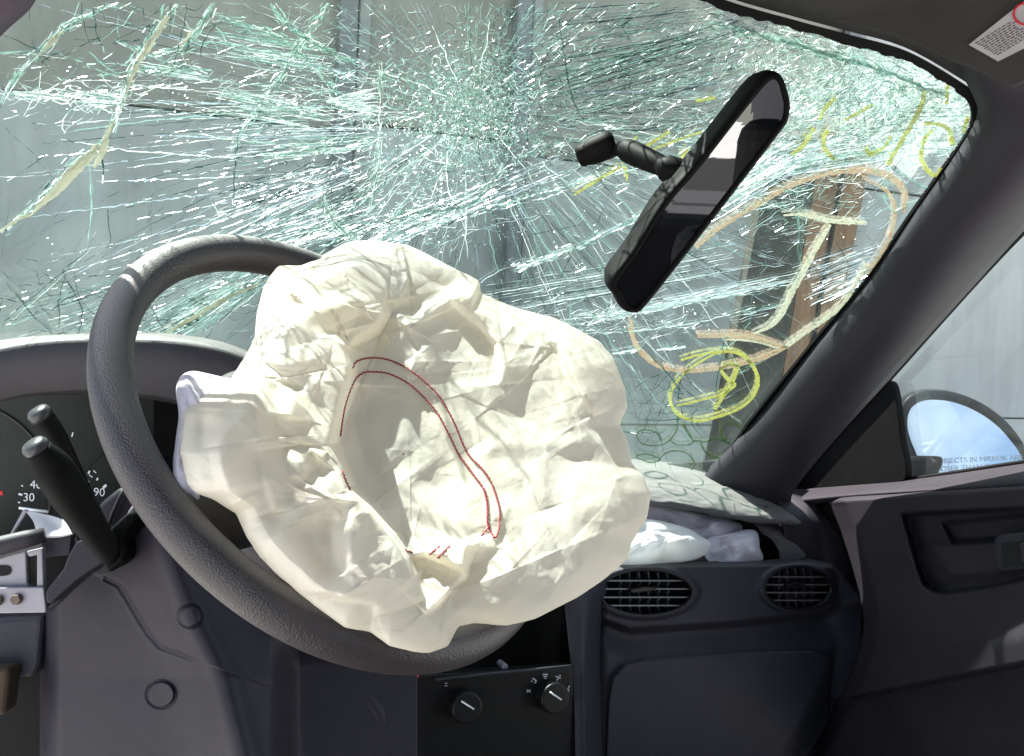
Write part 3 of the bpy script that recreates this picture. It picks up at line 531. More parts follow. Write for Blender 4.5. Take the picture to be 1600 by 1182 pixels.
# torn strip of interlayer and marker strokes
def stroke(name, pts, w, m, parent, n=60, off=.004, ragged=0.0, closed=False):
    e = evenly(spline(pts, 80, closed), 4); k = len(e); t = np.gradient(e, axis=0); nn = np.stack([-t[:, 1], t[:, 0]], 1); nn /= np.linalg.norm(nn, axis=1)[:, None]+1e-9
    wd = np.interp(np.linspace(0, 1, k), np.linspace(0, 1, len(np.atleast_1d(w))), np.atleast_1d(w))*.4
    a, b = e+nn*(wd*(1+ragged*rng.standard_normal(k)))[:, None], e-nn*(wd*(1+ragged*rng.standard_normal(k)))[:, None]
    V = np.stack([onW(a[:, 0], a[:, 1], off), onW(b[:, 0], b[:, 1], off)], 0)
    V = np.stack([V[0], V[1]], 0); return mesh(name, V.reshape(-1, 3), gridfaces(2, k), m, parent, smooth=False, solid=.0002)
stroke('torn_strip', [(45, 335), (62, 318), (90, 292), (120, 258), (140, 240), (152, 222)], [3, 10, 18, 22, 20, 8], M['cream'], ws, ragged=.12)
stroke('torn_strip', [(146, 258), (158, 238), (166, 212), (178, 185)], [6, 15, 12, 3], M['cream'], ws, ragged=.12)
for pts, w_ in [([(0, 358), (30, 338), (45, 332)], [4, 7, 5]), ([(196, 150), (206, 115), (222, 85), (240, 55), (262, 22)], [3, 9, 12, 12, 10]), ([(60, 85), (80, 62), (98, 46)], [4, 9, 5]), ([(225, 540), (290, 500), (350, 465), (405, 440)], [3, 7, 8, 3]), ([(280, 70), (292, 55), (300, 45)], [2, 6, 3])]:
    stroke('torn_strip', pts, w_, M['cream'], ws, ragged=.35)
for pts, w_, m_ in [([(985, 497), (986, 520), (1000, 548), (1030, 570), (1070, 577), (1130, 571), (1190, 556), (1225, 540)], [8, 9, 9, 8, 9, 9, 11, 8], 'pink'),
                    ([(1225, 540), (1260, 515), (1310, 478), (1335, 440), (1352, 410)], [8, 8, 9, 8, 7], 'chalk'), ([(1352, 425), (1385, 375), (1396, 330), (1385, 298), (1345, 275)], [10, 8, 8, 6, 4], 'pink'),
                    ([(1085, 385), (1120, 355), (1180, 318), (1240, 285), (1300, 268), (1350, 264), (1390, 275), (1412, 300), (1408, 330)], [7, 8, 8, 9, 8, 8, 12, 14, 5], 'pink'),
                    ([(1222, 334), (1250, 333), (1300, 343), (1352, 346)], [3, 9, 9, 7], 'chalk'), ([(1295, 348), (1265, 400), (1235, 455), (1210, 500), (1175, 520)], [7, 11, 12, 12, 3], 'chalk'),
                    ([(1088, 522), (1120, 522), (1165, 523), (1200, 532), (1230, 541)], [8, 9, 12, 9, 5], 'pink'), ([(1130, 528), (1175, 530), (1215, 542)], [2, 6, 2], 'chalk')]:
    stroke('marker_stroke', pts, w_, M[m_], ws, ragged=.10)
yl = [([(1062, 560), (1100, 550), (1140, 547), (1165, 558), (1182, 585), (1178, 612), (1155, 635), (1115, 650), (1085, 655), (1058, 645), (1046, 625), (1052, 600), (1075, 575), (1110, 553), (1130, 549)], [4, 5, 5, 6, 7, 7, 6, 6, 6, 6, 6, 5, 5, 4, 3]),
      ([(1123, 572), (1130, 585), (1142, 596), (1148, 598), (1130, 612), (1095, 622), (1055, 632)], [5, 6, 5, 5, 5, 5, 3]), ([(1152, 568), (1145, 590), (1130, 615), (1115, 637)], [7, 6, 6, 8]), ([(1126, 573), (1140, 566), (1152, 570)], [4, 6, 5]),
      ([(1270, 198), (1255, 222), (1235, 240)], [8, 9, 7]), ([(1292, 200), (1284, 216), (1290, 235), (1302, 246)], [8, 9, 9, 8]), ([(1302, 150), (1285, 170), (1278, 185)], [8, 8, 6]), ([(1318, 185), (1345, 170), (1362, 160)], [5, 6, 4]), ([(1350, 228), (1358, 238), (1378, 228), (1390, 210)], [8, 9, 6, 5]),
      ([(1442, 140), (1436, 165), (1420, 195), (1405, 220), (1385, 255)], [8, 10, 9, 8, 9]), ([(1455, 200), (1440, 220), (1438, 245), (1450, 268), (1462, 270), (1468, 260)], [6, 9, 9, 9, 9, 7]), ([(1440, 190), (1465, 192), (1480, 200), (1486, 225)], [7, 7, 8, 10]), ([(1510, 180), (1502, 205)], [8, 7]), ([(1478, 125), (1476, 160)], [8, 6]),
      ([(895, 302), (930, 280), (968, 258)], [4, 6, 4]), ([(973, 258), (978, 268), (977, 280)], [5, 6, 3]), ([(990, 235), (1020, 218), (1045, 203)], [3, 6, 5]), ([(1000, 238), (1060, 215), (1095, 203)], [4, 5, 3]), ([(1062, 245), (1075, 228)], [6, 4]), ([(1085, 155), (1115, 150)], [6, 7]), ([(985, 222), (995, 208)], [3, 5])]
for pts, w_ in yl: stroke('marker_stroke', pts, w_, M['yel'], ws, ragged=.08)
ol = [([(1058, 648), (1056, 668), (1045, 685), (1030, 693), (1005, 692), (994, 682), (996, 672), (1010, 669), (1025, 674), (1032, 686)], [5, 5, 4, 4, 4, 4, 4, 4, 4, 6]), ([(1066, 660), (1074, 675), (1082, 688), (1070, 693), (1055, 692), (1045, 685)], [6, 7, 6, 4, 4, 3]),
      ([(1082, 686), (1100, 688), (1115, 684), (1130, 686), (1140, 692)], [5, 5, 4, 5, 4]), ([(1094, 690), (1100, 703), (1115, 712), (1130, 713)], [5, 6, 7, 4]), ([(1160, 672), (1150, 662), (1135, 660), (1126, 668), (1126, 680), (1137, 691)], [4, 4, 4, 5, 7, 6]),
      ([(992, 710), (1005, 707), (1020, 710), (1030, 716), (1015, 720), (1000, 715), (992, 711)], [4, 4, 4, 5, 6, 5, 4]), ([(1028, 718), (1035, 708), (1050, 702), (1068, 704), (1080, 714), (1084, 726), (1078, 732)], [4, 4, 4, 4, 4, 4, 3])]
for pts, w_ in ol: stroke('marker_stroke', pts, np.array(w_)*.75, M['olive'], ws, ragged=.12)

# ------------------------------------------------------------------ roof, pillars, sun visor
pil = root('pillar_trim', 'grey plastic trim of the windscreen pillar on the passenger side', 'pillar trim', P(1240, 740, 1.75))
ly = [(760, 1095), (736, 1112), (656, 1186), (536, 1282), (440, 1362), (337, 1433), (240, 1501), (180, 1531), (140, 1520), (70, 1480)]
ry = [(790, 1232), (760, 1240), (688, 1298), (572, 1402), (440, 1520), (350, 1602), (250, 1700), (150, 1790), (60, 1880), (0, 1930)]
lp, rp_ = spline([(b, a) for a, b in ly], 40), spline([(b, a) for a, b in ry], 40)
dl = dW(lp[:, 0], lp[:, 1])-.012
u = np.linspace(0, 1, 14)
Vp = np.zeros((40, 14, 3))
for j, uu in enumerate(u):
    q = lerp(lp, rp_, uu); dep = lerp(dl, dl*.97, uu)-.035*math.sin(math.pi*min(1, uu*1.05))**.6+.03*uu**3; Vp[:, j] = P(q[:, 0], q[:, 1], dep)
sheet('trim_cover', Vp, M['pillar'], pil, .006)
roof = root('roof_lining', 'grey cloth roof lining and header above the windscreen', 'roof lining', (0, .4, 1.5))
hp = np.array([(1535, 165), (1522, 140), (1500, 122), (1412, 72), (1322, 46), (1240, 24), (1124, -10), (1010, -60), (850, -172), (600, -272), (300, -272), (90, -160), (10, -30), (-20, 40), (-120, 140)], float)
hp = spline(hp, 70); h1 = onW(hp[:, 0], hp[:, 1], .004); 
back = np.array([0, -.09, .035]); Vh = np.array([h1, h1+back*.35+np.array([0, 0, -.004]), h1+back*1.0, h1+np.array([0, -.22, .055]), h1+np.array([0, -.7, .07]), h1*np.array([1, 0, 0])+np.array([0, -.9, 1.52])])
sheet('lining', Vh, M['lining'], roof, .01)
lt = root('driver_pillar_trim', 'dark corner of the driver side windscreen pillar at the upper left', 'pillar trim', P(-60, 60, .8))
q = spline([(52, -25), (37, 0), (0, 34), (-60, 98), (-200, 280)], 30); qv = np.array([onW(q[:, 0], q[:, 1], .008), onW(q[:, 0]-30, q[:, 1]-30, .03), onW(q[:, 0]-110, q[:, 1]-90, .03)])
M['plum'] = plastic('plum_trim', (.085, .06, .085), .6, 900, .2)
sheet('trim_cover', qv[::-1], M['plum'], lt, .006)
vis = root('sun_visor', 'folded up grey sun visor with a warning sticker', 'sun visor', P(1450, 20, 1.05))
def dvis(px, py): return 1.16+.00010*(1400-np.asarray(px, float))-.00055*(131-np.asarray(py, float))*.35
vo = [(1170, -4), (1250, 18), (1330, 34), (1400, 52), (1440, 68), (1480, 86), (1530, 107), (1568, 126), (1580, 131), (1592, 126), (1650, 95), (1660, -120), (1100, -120), (1120, -30)]
vo = ccw(spline(vo, 90, True)); f = P(vo[:, 0], vo[:, 1], dvis(vo[:, 0], vo[:, 1])); prism('visor_board', f, UP*.012+FW*.012, M['lining'], vis, .005, smooth=True)
ve = spline([(1168, -4), (1250, 18), (1330, 34), (1400, 52), (1440, 68), (1480, 86), (1530, 107), (1568, 126), (1580, 131), (1592, 126), (1640, 100)], 60)
tube('piping', P(ve[:, 0], ve[:, 1], dvis(ve[:, 0], ve[:, 1])+.004), .0045, M['lining'], vis, 8)
la = ccw([(1514, 70), (1560, 96), (1640, 56), (1640, -30)]); lf = P(la[:, 0], la[:, 1], dvis(la[:, 0], la[:, 1])-.003); lab = prism('warning_label', lf, FW*.001, M['label'], vis, 0)
lv, lfa = [], []
e1, e2 = np.array([46, 26.])/np.hypot(46, 26), np.array([86, -52.])/np.hypot(86, 52)      # down across lines, along lines
for row in range(10):                                      # rows of print too small to read
    st = np.array([1521., 69.])+e1*(row*4.2); x = 2+rng.uniform(0, 2)
    while x < 95-row*2:
        wl = rng.uniform(3, 9); a = st+e2*x; b = st+e2*(x+wl); a2, b2 = a+e1*2.0, b+e1*2.0; k = len(lv)
        if np.hypot(*(a-np.array([1604, 22]))) > 27: lv += [P(q[0], q[1], float(dvis(q[0], q[1]))-.0036) for q in (a, a2, b2, b)]; lfa.append((k, k+1, k+2, k+3))
        x += wl+2
mesh('print_line', lv, lfa, M['ink'], lab, smooth=False, kind='stuff')
s = np.linspace(0, 2*np.pi, 33)[:-1]; ring = P(1604+20*np.cos(s), 22+17*np.sin(s), dvis(1604+20*np.cos(s), 22+17*np.sin(s))-.004); tube('red_ring', ring, .0014, M['red'], lab, 6, closed=True)

# ------------------------------------------------------------------ rear of the cabin (what the mirror looks at)
seat = root('back_seat', 'dark cloth back seat behind the camera seen only in the mirror', 'seat', (0, -1.2, .4))
box('backrest', (0, -1.25, .72), (1.2, .18, .62), M['seatcloth'], seat, bevel=.05); box('cushion', (0, -.95, .42), (1.2, .55, .2), M['seatcloth'], seat, bevel=.05)
fs = root('passenger_chair', 'dark cloth front passenger seat beside the camera', 'seat', (.38, .05, .35))
box('backrest', (.40, -.18, .80), (.48, .14, .62), M['seatcloth'], fs, bevel=.05); box('headrest', (.40, -.22, 1.22), (.26, .1, .17), M['seatcloth'], fs, bevel=.04); box('cushion', (.40, .12, .47), (.5, .5, .14), M['seatcloth'], fs, bevel=.05)
sb = box('side_light_block', (.83, 1.35, .53), (.03, .70, .58), M['cavity'], bevel=0, kind='structure'); sb['label'] = 'unseen black body side added to block light behind the dashboard end'  # unseen, added to stop light leaking in past the dashboard
rs = root('rear_cabin_trim', 'dark trim and tailgate at the rear of the cabin seen only in the mirror', 'cabin trim', (0, -1.7, .9))
box('side_trim', (.74, -.95, .9), (.04, 1.7, 1.2), M['seatcloth'], rs); box('side_trim', (-.74, -1.2, .9), (.04, 1.1, 1.2), M['seatcloth'], rs); box('tailgate', (0, -1.78, .72), (1.44, .04, .85), M['seatcloth'], rs); box('parcel_shelf', (0, -1.55, 1.02), (1.4, .42, .03), M['seatcloth'], rs)
fl = box('floor', (0, 0, .27), (1.4, 3.4, .04), M['carpet'], bevel=0, kind='structure'); fl['label'] = 'dark carpet floor of the car'
fw = mesh('firewall', [(-.75, 1.62, .28), (.8, 1.62, .28), (.8, 1.56, .86), (-.75, 1.56, .86)], [(0, 1, 2, 3)], M['cavity'], smooth=False, solid=.01, kind='structure'); fw['label'] = 'black bulkhead behind the dashboard'

# ------------------------------------------------------------------ rear-view mirror
M['mirblack'] = simple('mirror_black', (.005, .005, .005), .6, 0, .08)
mir = root('rear_view_mirror', 'black rear view mirror hanging askew from the cracked windscreen', 'mirror', onW(920, 245))
GLO = [(1200, 129), (1214, 127), (1221, 145), (1225, 165), (1222, 185), (1212, 200), (1160, 268), (1100, 346), (1050, 411), (1001, 472), (991, 478), (981, 473), (970, 452), (965, 441), (1000, 392), (1043, 322), (1097, 258), (1164, 172)]
def dmir(px, py): return .90+.24*(np.asarray(px, float)-1095)*.9/FPX+.185*(np.asarray(py, float)-300)*.9/FPX
go = ccw(GLO); c0 = go.mean(0)
def ringpts(scale, shift, dz, grow=0, n=96):
    p = spline(go, n, True); t = np.roll(p, -1, 0)-np.roll(p, 1, 0); nn = np.stack([t[:, 1], -t[:, 0]], 1); nn /= np.linalg.norm(nn, axis=1)[:, None]
    if (((p-c0)*nn).sum(1)).mean() < 0: nn = -nn
    p = c0+(p-c0)*scale+nn*grow+np.array(shift); return P(p[:, 0], p[:, 1], dmir(p[:, 0], p[:, 1])+dz)
Vr = np.array([ringpts(1, (0, 0), .004), ringpts(1, (0, 0), -.001, 1), ringpts(1, (0, 0), -.003, 5), ringpts(1, (-1, 0), 0, 10.5), ringpts(1, (-4, -2), .008, 12), ringpts(.99, (-10, -6), .020, 10.5), ringpts(.94, (-20, -12), .032, 8), ringpts(.8, (-26, -16), .042, 2), ringpts(.4, (-26, -16), .047), ringpts(.02, (-26, -16), .048)])
mesh('housing', Vr.reshape(-1, 3), gridfaces(len(Vr), 96, True), M['mirblack'], mir)
gp = spline(go, 96, True); prism('mirror_glass', P(gp[:, 0], gp[:, 1], dmir(gp[:, 0], gp[:, 1])), FW*.003, M['dimmirror'], mir, 0)
a0, a1 = P(972, 232, .985), P(1048, 266, .935)
aq = np.array([lerp(a0, a1, t) for t in (0, .04, .12, .3, .6, .88, .95, 1.0)]); tube('arm', aq, np.array([.004, .0095, .0115, .0118, .0108, .0095, .0075, .006]), M['mirblack'], mir, 20)
tube('collar', [lerp(a0, a1, t) for t in (.93, .955, .98)], [.0105, .0112, .0105], M['matte'], mir, 20)
b0 = P(1052, 268, .93); tube('ball_joint', [b0-FW*.0-RT*.016+UP*.008, b0-RT*.008+UP*.004, b0, b0+RT*.02-UP*.012], [.004, .012, .014, .016], M['mirblack'], mir, 16)
m0, m1 = P(902, 247, 1.0), P(962, 222, .99)
tube('mount_foot', [lerp(m0, m1, t) for t in (0, .03, .12, .16, .3, .45, .6, .75, .9, .97, 1)], np.array([.006, .0105, .0125, .0115, .0135, .0145, .0145, .015, .0145, .012, .007])*.92, M['mirblack'], mir, 20)
tube('neck', [P(958, 230, .988), P(975, 235, .985)], [.008, .007], M['matte'], mir, 12)

# ------------------------------------------------------------------ passenger door
door = root('passenger_door', 'grey passenger door trim with moulded recess and latch handle', 'door', onX(1450, 1100, .68))
seam = [(1284, 772), (1296, 790), (1312, 830), (1328, 880), (1342, 930), (1348, 975), (1342, 1015), (1328, 1055), (1308, 1095), (1285, 1140), (1250, 1200), (1225, 1250)]
topc = [(1240, 782), (1330, 772), (1400, 768), (1450, 764), (1600, 755), (1700, 748)]
nx, ny = 150, 190
uu, vv = np.meshgrid(np.linspace(0, 1, nx), np.linspace(0, 1, ny)**1.2)
py0 = 765+vv*480; lx = curve_y(seam, py0)+2; px = lx+uu*(1680-lx); tp = curve(topc, px); py = np.maximum(py0, tp+0)+0*vv; py = tp+(1245-tp)*vv; px = curve_y(seam, py)+2+uu*(1680-curve_y(seam, py)-2)
def pin(pts, x, y, soft):                                  # soft inside-ness of a px polygon
    p = np.array(pts, float); q = np.roll(p, -1, 0); ins = np.zeros(x.shape, bool); dm = np.full(x.shape, 1e9)
    for a, b in zip(p, q):
        c = ((a[1] > y) != (b[1] > y)) & (x < (b[0]-a[0])*(y-a[1])/(b[1]-a[1]+1e-12)+a[0]); ins ^= c
        ab = b-a; t = np.clip(((x-a[0])*ab[0]+(y-a[1])*ab[1])/(ab @ ab+1e-9), 0, 1); dm = np.minimum(dm, np.hypot(x-a[0]-t*ab[0], y-a[1]-t*ab[1]))
    return sstep(-soft, soft, np.where(ins, dm, -dm))
rec = [(1412, 806), (1440, 803), (1700, 790), (1700, 885), (1600, 905), (1540, 918), (1478, 926), (1462, 924), (1446, 915), (1436, 890)]
Xd = .672+.040*pin(rec, px, py, 5)-.012*pin([(1450, 850), (1490, 848), (1700, 838), (1700, 880), (1560, 900), (1480, 905)], px, py, 10)
Xd = Xd+.020*pin([(1475, 818), (1700, 795), (1700, 833), (1490, 848)], px, py, 6)
Xd = Xd+.022*sstep(30, 0, px-curve_y(seam, py))            # rounds away at the shut line
Xd = Xd+.014*sstep(1330, 1346, px)*0-.012*sstep(1335, 1352, px)*sstep(1440, 1400, px)*sstep(775, 800, py)*0
Xd = Xd+.03*sstep(14, 0, py-curve(topc, px))**2-.02*sstep(930, 1010, py)*sstep(1340, 1500, px)
low = curve([(1280, 1098), (1600, 1036), (1700, 1015)], px); Xd = Xd+.03*sstep(-2, 8, py-low)
sheet('inner_panel', onX(px, py, Xd), M['door'], door, .006)
loft('window_sill', [[onX(1225, 763, .80), onX(1320, 757, .80), onX(1430, 747, .80), onX(1600, 722, .80), onX(1720, 705, .80)], [onX(1228, 767, .77), onX(1320, 760, .77), onX(1430, 751, .77), onX(1600, 728, .77), onX(1720, 710, .77)], [onX(1235, 775, .715), onX(1330, 767, .715), onX(1450, 757, .715), onX(1600, 742, .715), onX(1720, 730, .715)],
                     [onX(1238, 783, .69), onX(1330, 774, .69), onX(1450, 766, .69), onX(1600, 757, .69), onX(1720, 748, .69)], [onX(1238, 792, .70), onX(1330, 782, .70), onX(1450, 774, .70), onX(1600, 764, .70), onX(1720, 756, .70)]], M['door'], door, 50, 20, .006)
ss_ = spline([(1232, 768), (1320, 757.5), (1430, 748), (1600, 722.5), (1720, 705)], 40); tube('weather_strip', onX(ss_[:, 0], ss_[:, 1], .79), .004, M['matte'], door, 8)
sq = ccw(spline([(1238, 764), (1262, 735), (1300, 690), (1350, 632), (1378, 600), (1388, 596), (1396, 606), (1402, 640), (1408, 690), (1412, 752), (1330, 760)], 60, True))
prism('mirror_sail', onX(sq[:, 0], sq[:, 1], .775), np.array([.015, 0, 0]), M['matte'], door, .003, smooth=True)
wf = ccw([(1236, 768), (1300, 692), (1402, 576), (1525, 437), (1720, 235), (1720, 712), (1600, 730), (1430, 752)])
prism('window_glass', onX(wf[:, 0], wf[:, 1], .795), np.array([.004, 0, 0]), M['sideglass'], door, 0)
fr_ = spline([(1226, 775), (1294, 693), (1398, 577), (1520, 440), (1600, 355), (1730, 225)], 50); tube('window_frame', onX(fr_[:, 0], fr_[:, 1], .775), .009, M['matte'], door, 10)
hz = root('door_handle', 'inside latch handle in a grey bezel on the passenger door', 'door handle', onX(1600, 865, .69)) if False else None
hb = ccw([(1552, 842), (1560, 836), (1660, 826), (1660, 884), (1566, 894), (1556, 888)]); han = prism('handle_bezel', onX(hb[:, 0], hb[:, 1], .690), np.array([.02, 0, 0]), M['dashlow'], door, .003)
hh = ccw([(1564, 850), (1660, 836), (1660, 876), (1568, 886)]); prism('handle_cup', onX(hh[:, 0], hh[:, 1], .6885), np.array([.006, 0, 0]), M['cavity'], han, 0)
hl = ccw([(1592, 848), (1660, 838), (1660, 872), (1594, 880)]); prism('latch_lever', onX(hl[:, 0], hl[:, 1], .683), np.array([.006, 0, 0]), M['dash'], han, .003)

# ------------------------------------------------------------------ door mirror outside
dm_ = root('door_mirror', 'dark oval door mirror outside the passenger window reflecting blue sky', 'mirror', onX(1500, 740, .95))
def ddm(px, py): return 1.90-.10*(np.asarray(px, float)-1500)/FPX*1.9-.23*(np.asarray(py, float)-700)/FPX*1.9
HO = [(1405, 650), (1412, 628), (1428, 615), (1452, 610), (1490, 613), (1530, 628), (1565, 652), (1592, 682), (1608, 715), (1615, 760), (1600, 800), (1540, 820), (1480, 810), (1440, 775), (1420, 730), (1408, 690)]
GO = [(1418, 655), (1424, 638), (1438, 628), (1458, 625), (1490, 629), (1525, 643), (1556, 664), (1580, 690), (1596, 715), (1603, 750), (1590, 785), (1540, 800), (1490, 790), (1455, 760), (1432, 710), (1420, 678)]
ho, gg = ccw(spline(HO, 80, True)), ccw(spline(GO, 80, True)); hc = ho.mean(0)
def hr(p, s, sh, dz): q = hc+(p-hc)*s+np.array(sh); return P(q[:, 0], q[:, 1], ddm(q[:, 0], q[:, 1])+dz)
Vm = np.array([hr(gg, 1, (0, 0), .02), hr(gg, 1.0, (0, 0), .006), hr(ho, .985, (0, 0), -.002), hr(ho, 1, (0, 0), .004), hr(ho, 1.0, (-6, -2), .03), hr(ho, .9, (-12, -3), .07), hr(ho, .6, (-14, 0), .1), hr(ho, .05, (-14, 0), .11)])
M['mirror_shell'] = simple('mirror_shell_paint', (.010, .011, .012), .4, 0, .25)
mesh('shell', Vm.reshape(-1, 3), gridfaces(len(Vm), 80, True), M['mirror_shell'], dm_)
nrm_up = .20; gd = lambda x, y: 1.905-.10*(np.asarray(x, float)-1500)/FPX*1.9-.23*(np.asarray(y, float)-700)/FPX*1.9
gq = hc+(gg-hc)*1.0; prism('mirror_glass', P(gq[:, 0], gq[:, 1], gd(gq[:, 0], gq[:, 1])), FW*.002, M['mirror'], dm_, 0)
M['etch'] = simple('etched_text', (.36, .42, .55), .7)
text('etched_text', 'OBJECTS IN MIRROR ARE', 1532, 718, lambda x, y: gd(x, y)-.0015, 8, M['etch'], dm_, -.05, 1.05); text('etched_text', 'CLOSER THAN THEY APPEAR', 1534, 730, lambda x, y: gd(x, y)-.0015, 8, M['etch'], dm_, -.05, 1.05)
box('bracket', onX(1400, 740, .88), (.2, .05, .06), M['matte'], dm_, bevel=.01)

# ------------------------------------------------------------------ dashboard
dash = root('dashboard', 'grey plastic dashboard with oval vents and a torn open airbag lid', 'dashboard', (.1, 1.3, .6))
# passenger side vent panel as relief
VE1, VE2 = (1009, 926, 72, 36), (1246, 919, 52, 34)
px, py = np.meshgrid(np.linspace(900, 1345, 260), np.linspace(0, 1, 230)); tpv = curve([(880, 884), (980, 878), (1180, 876), (1260, 872), (1300, 880), (1345, 930)], px); py = tpv+(1245-tpv)*py
seamx = curve_y(seam, py); 
Yd = 1.335+.05*sstep(12, 0, py-tpv)**2                                  # rolls back at the top edge
lip = curve([(900, 945), (935, 965), (985, 983), (1150, 972), (1280, 958), (1345, 940)], px); Yd = Yd+.030*sstep(-3, 10, py-lip)-.018*sstep(10, 60, py-lip)
Yd = Yd+.035*sstep(46, 0, seamx-px)+.05*sstep(0, 12, px-seamx)
lid = [(948, 1100), (955, 1060), (975, 1038), (1010, 1030), (1150, 1020), (1270, 1016), (1300, 1030), (1290, 1300), (940, 1300)]
Yd = Yd-.010*pin(lid, px, py, 4)+.006*(pin(lid, px, py, 3)*(1-pin(lid, px, py, 3))*4)
Yd = Yd+.05*sstep(950, 905, px)*sstep(930, 960, py)
for cx_, cy_, a_, b_ in (VE1, VE2):
    r = np.hypot((px-cx_)/a_, (py-cy_)/b_); Yd = Yd+.045*sstep(1.0, .93, r)-.007*sstep(1.25, 1.08, r)*sstep(.93, 1.0, r)
ok = px < seamx+6
sheet('vent_panel', onY(np.minimum(px, seamx+6), py, Yd), M['dashlow'], dash, .004)
def vent(cx_, cy_, a_, b_, nh, nv_, Y0):
    s = np.linspace(0, 2*np.pi, 72, endpoint=False)
    vt = mesh('air_vent', *tube_vf(onY(cx_+a_*1.01*np.cos(s), cy_+b_*1.01*np.sin(s), Y0-.004), .0035, 8, closed=True), M['black'], dash)
    e = ccw(np.stack([cx_+a_*np.cos(s), cy_+b_*np.sin(s)], 1)); prism('duct_shade', onY(e[:, 0], e[:, 1], Y0+.036), np.array([0, .004, 0]), M['cavity'], vt, 0)  # black disc painted in for the dark inside the vent
    for k in range(nh):
        y = cy_+b_*(-.72+1.44*(k+.5)/nh); h = a_*math.sqrt(max(.05, 1-((y-cy_)/b_)**2))*.985
        xx = np.linspace(cx_-h, cx_+h, 9); f0 = onY(xx, np.full(9, y), Y0+.001); f1 = f0+np.array([0, .016, -.0045]); V = np.vstack([f0, f1])
        sheet('slat', np.array([f1+np.array([0, 0, .0]), f0]), M['slat'], vt, .0022, smooth=False)
    for k in range(nv_):
        x = cx_+a_*(-.62+1.24*(k+.5)/nv_); h = b_*math.sqrt(max(.05, 1-((x-cx_)/a_)**2))*.95
        for (ya, yb) in ((cy_-h, cy_-b_*.36), (cy_-b_*.36, cy_), (cy_, cy_+b_*.36), (cy_+b_*.36, cy_+h)):
            if yb-ya < 4: continue
            f = np.array([onY(x-3, ya, Y0+.012), onY(x, yb, Y0+.012)]); sheet('vane', np.array([[f[0], f[0]+np.array([.004, .02, 0])], [f[1], f[1]+np.array([.004, .02, 0])]]), M['slat'], vt, .0014, smooth=False)
    tb = [(cx_-a_*.35, cy_-4), (cx_-a_*.05, cy_-9), (cx_+a_*.25, cy_-8), (cx_+a_*.2, cy_-2), (cx_-a_*.3, cy_+2)]; tb = ccw(tb); prism('thumb_tab', onY(tb[:, 0], tb[:, 1], Y0-.006), np.array([0, .01, 0]), M['black'], vt, .002)
    return vt
M['slat'] = plastic('vent_slat', (.085, .082, .088), .35, 1200, .1, .0, .6)
vent(*VE1, 4, 6, 1.335); vent(*VE2, 4, 5, 1.335)
# end panel that curves up to the pillar
px, py = np.meshgrid(np.linspace(1110, 1350, 110), np.linspace(0, 1, 120)); tpe = curve([(1110, 742), (1160, 757), (1230, 764), (1262, 766), (1292, 776), (1350, 800)], px); py = tpe+(975-tpe)*py
sx_ = curve_y(seam, py); pxe = np.minimum(px, sx_-1); Ye = 1.385+.06*sstep(60, 0, sx_-pxe)**2+.08*sstep(60, 0, py-tpe)**1.5+.07*sstep(890, 965, py)
Ye = Ye+.14*pin([(1100, 700), (1190, 760), (1215, 800), (1222, 868), (1230, 890), (1100, 890)], pxe, py, 8)
sheet('end_panel', onY(pxe, py, Ye), M['dash'], dash, .004)
sm_ = spline([(1290, 784)]+seam[2:], 50); tube('door_gap_filler', onY(sm_[:, 0], sm_[:, 1], 1.455), .018, M['matte'], dash, 10)  # black filler added behind the gap to keep leaking light out
# sunlit top pad and torn lid
loft('top_pad', [[onY(960, 716, 1.58), onY(1040, 722, 1.58), onY(1112, 738, 1.57), onY(1165, 760, 1.53)], [onY(960, 735, 1.50), onY(1040, 738, 1.50), onY(1120, 752, 1.49), onY(1185, 778, 1.46)], [onY(960, 760, 1.44), onY(1040, 762, 1.44), onY(1120, 772, 1.43), onY(1200, 790, 1.40)]], M['pad'], dash, 60, 24, .008, rump=.003)
loft('top_deck', [[onY(420, 600, 1.52), onY(600, 662, 1.52), onY(800, 702, 1.52), onY(962, 718, 1.52)], [onY(420, 660, 1.42), onY(600, 715, 1.42), onY(800, 745, 1.42), onY(962, 768, 1.42)], [onY(420, 700, 1.39), onY(600, 750, 1.39), onY(800, 785, 1.39), onY(962, 800, 1.39)], [onY(420, 850, 1.36), onY(600, 900, 1.36), onY(800, 930, 1.36), onY(900, 940, 1.36)]], M['pad'], dash, 50, 24, .006, rump=.002)
lidr = [[onY(968, 742, 1.47), onY(1040, 750, 1.47), onY(1110, 756, 1.465), onY(1170, 770, 1.45), onY(1205, 784, 1.43)],
        [onY(968, 752, 1.43), onY(1045, 758, 1.43), onY(1115, 768, 1.425), onY(1180, 785, 1.415), onY(1232, 802, 1.40)],
        [onY(970, 764, 1.39), onY(1050, 772, 1.39), onY(1120, 785, 1.385), onY(1190, 799, 1.38), onY(1250, 814, 1.375)],
        [onY(972, 775, 1.37), onY(1050, 785, 1.37), onY(1120, 799, 1.365), onY(1190, 812, 1.365), onY(1251, 819, 1.37)],
        [onY(974, 782, 1.37), onY(1050, 794, 1.37), onY(1120, 808, 1.368), onY(1180, 817, 1.37), onY(1240, 821, 1.375)]]
loft('airbag_lid', lidr, M['pad'], dash, 90, 40, .007, rump=.0032)
loft('torn_corner', [[onY(1180, 806, 1.42), onY(1215, 818, 1.42), onY(1240, 835, 1.41), onY(1258, 862, 1.39)], [onY(1183, 822, 1.40), onY(1210, 832, 1.39), onY(1232, 848, 1.38), onY(1256, 872, 1.37)], [onY(1190, 835, 1.40), onY(1205, 842, 1.39), onY(1216, 858, 1.385), onY(1222, 882, 1.38)]], M['pad'], dash, 40, 26, .006, rump=.002)
box('airbag_well', onY(1090, 860, 1.52), (.36, .012, .2), M['cavity'], dash, bevel=0)
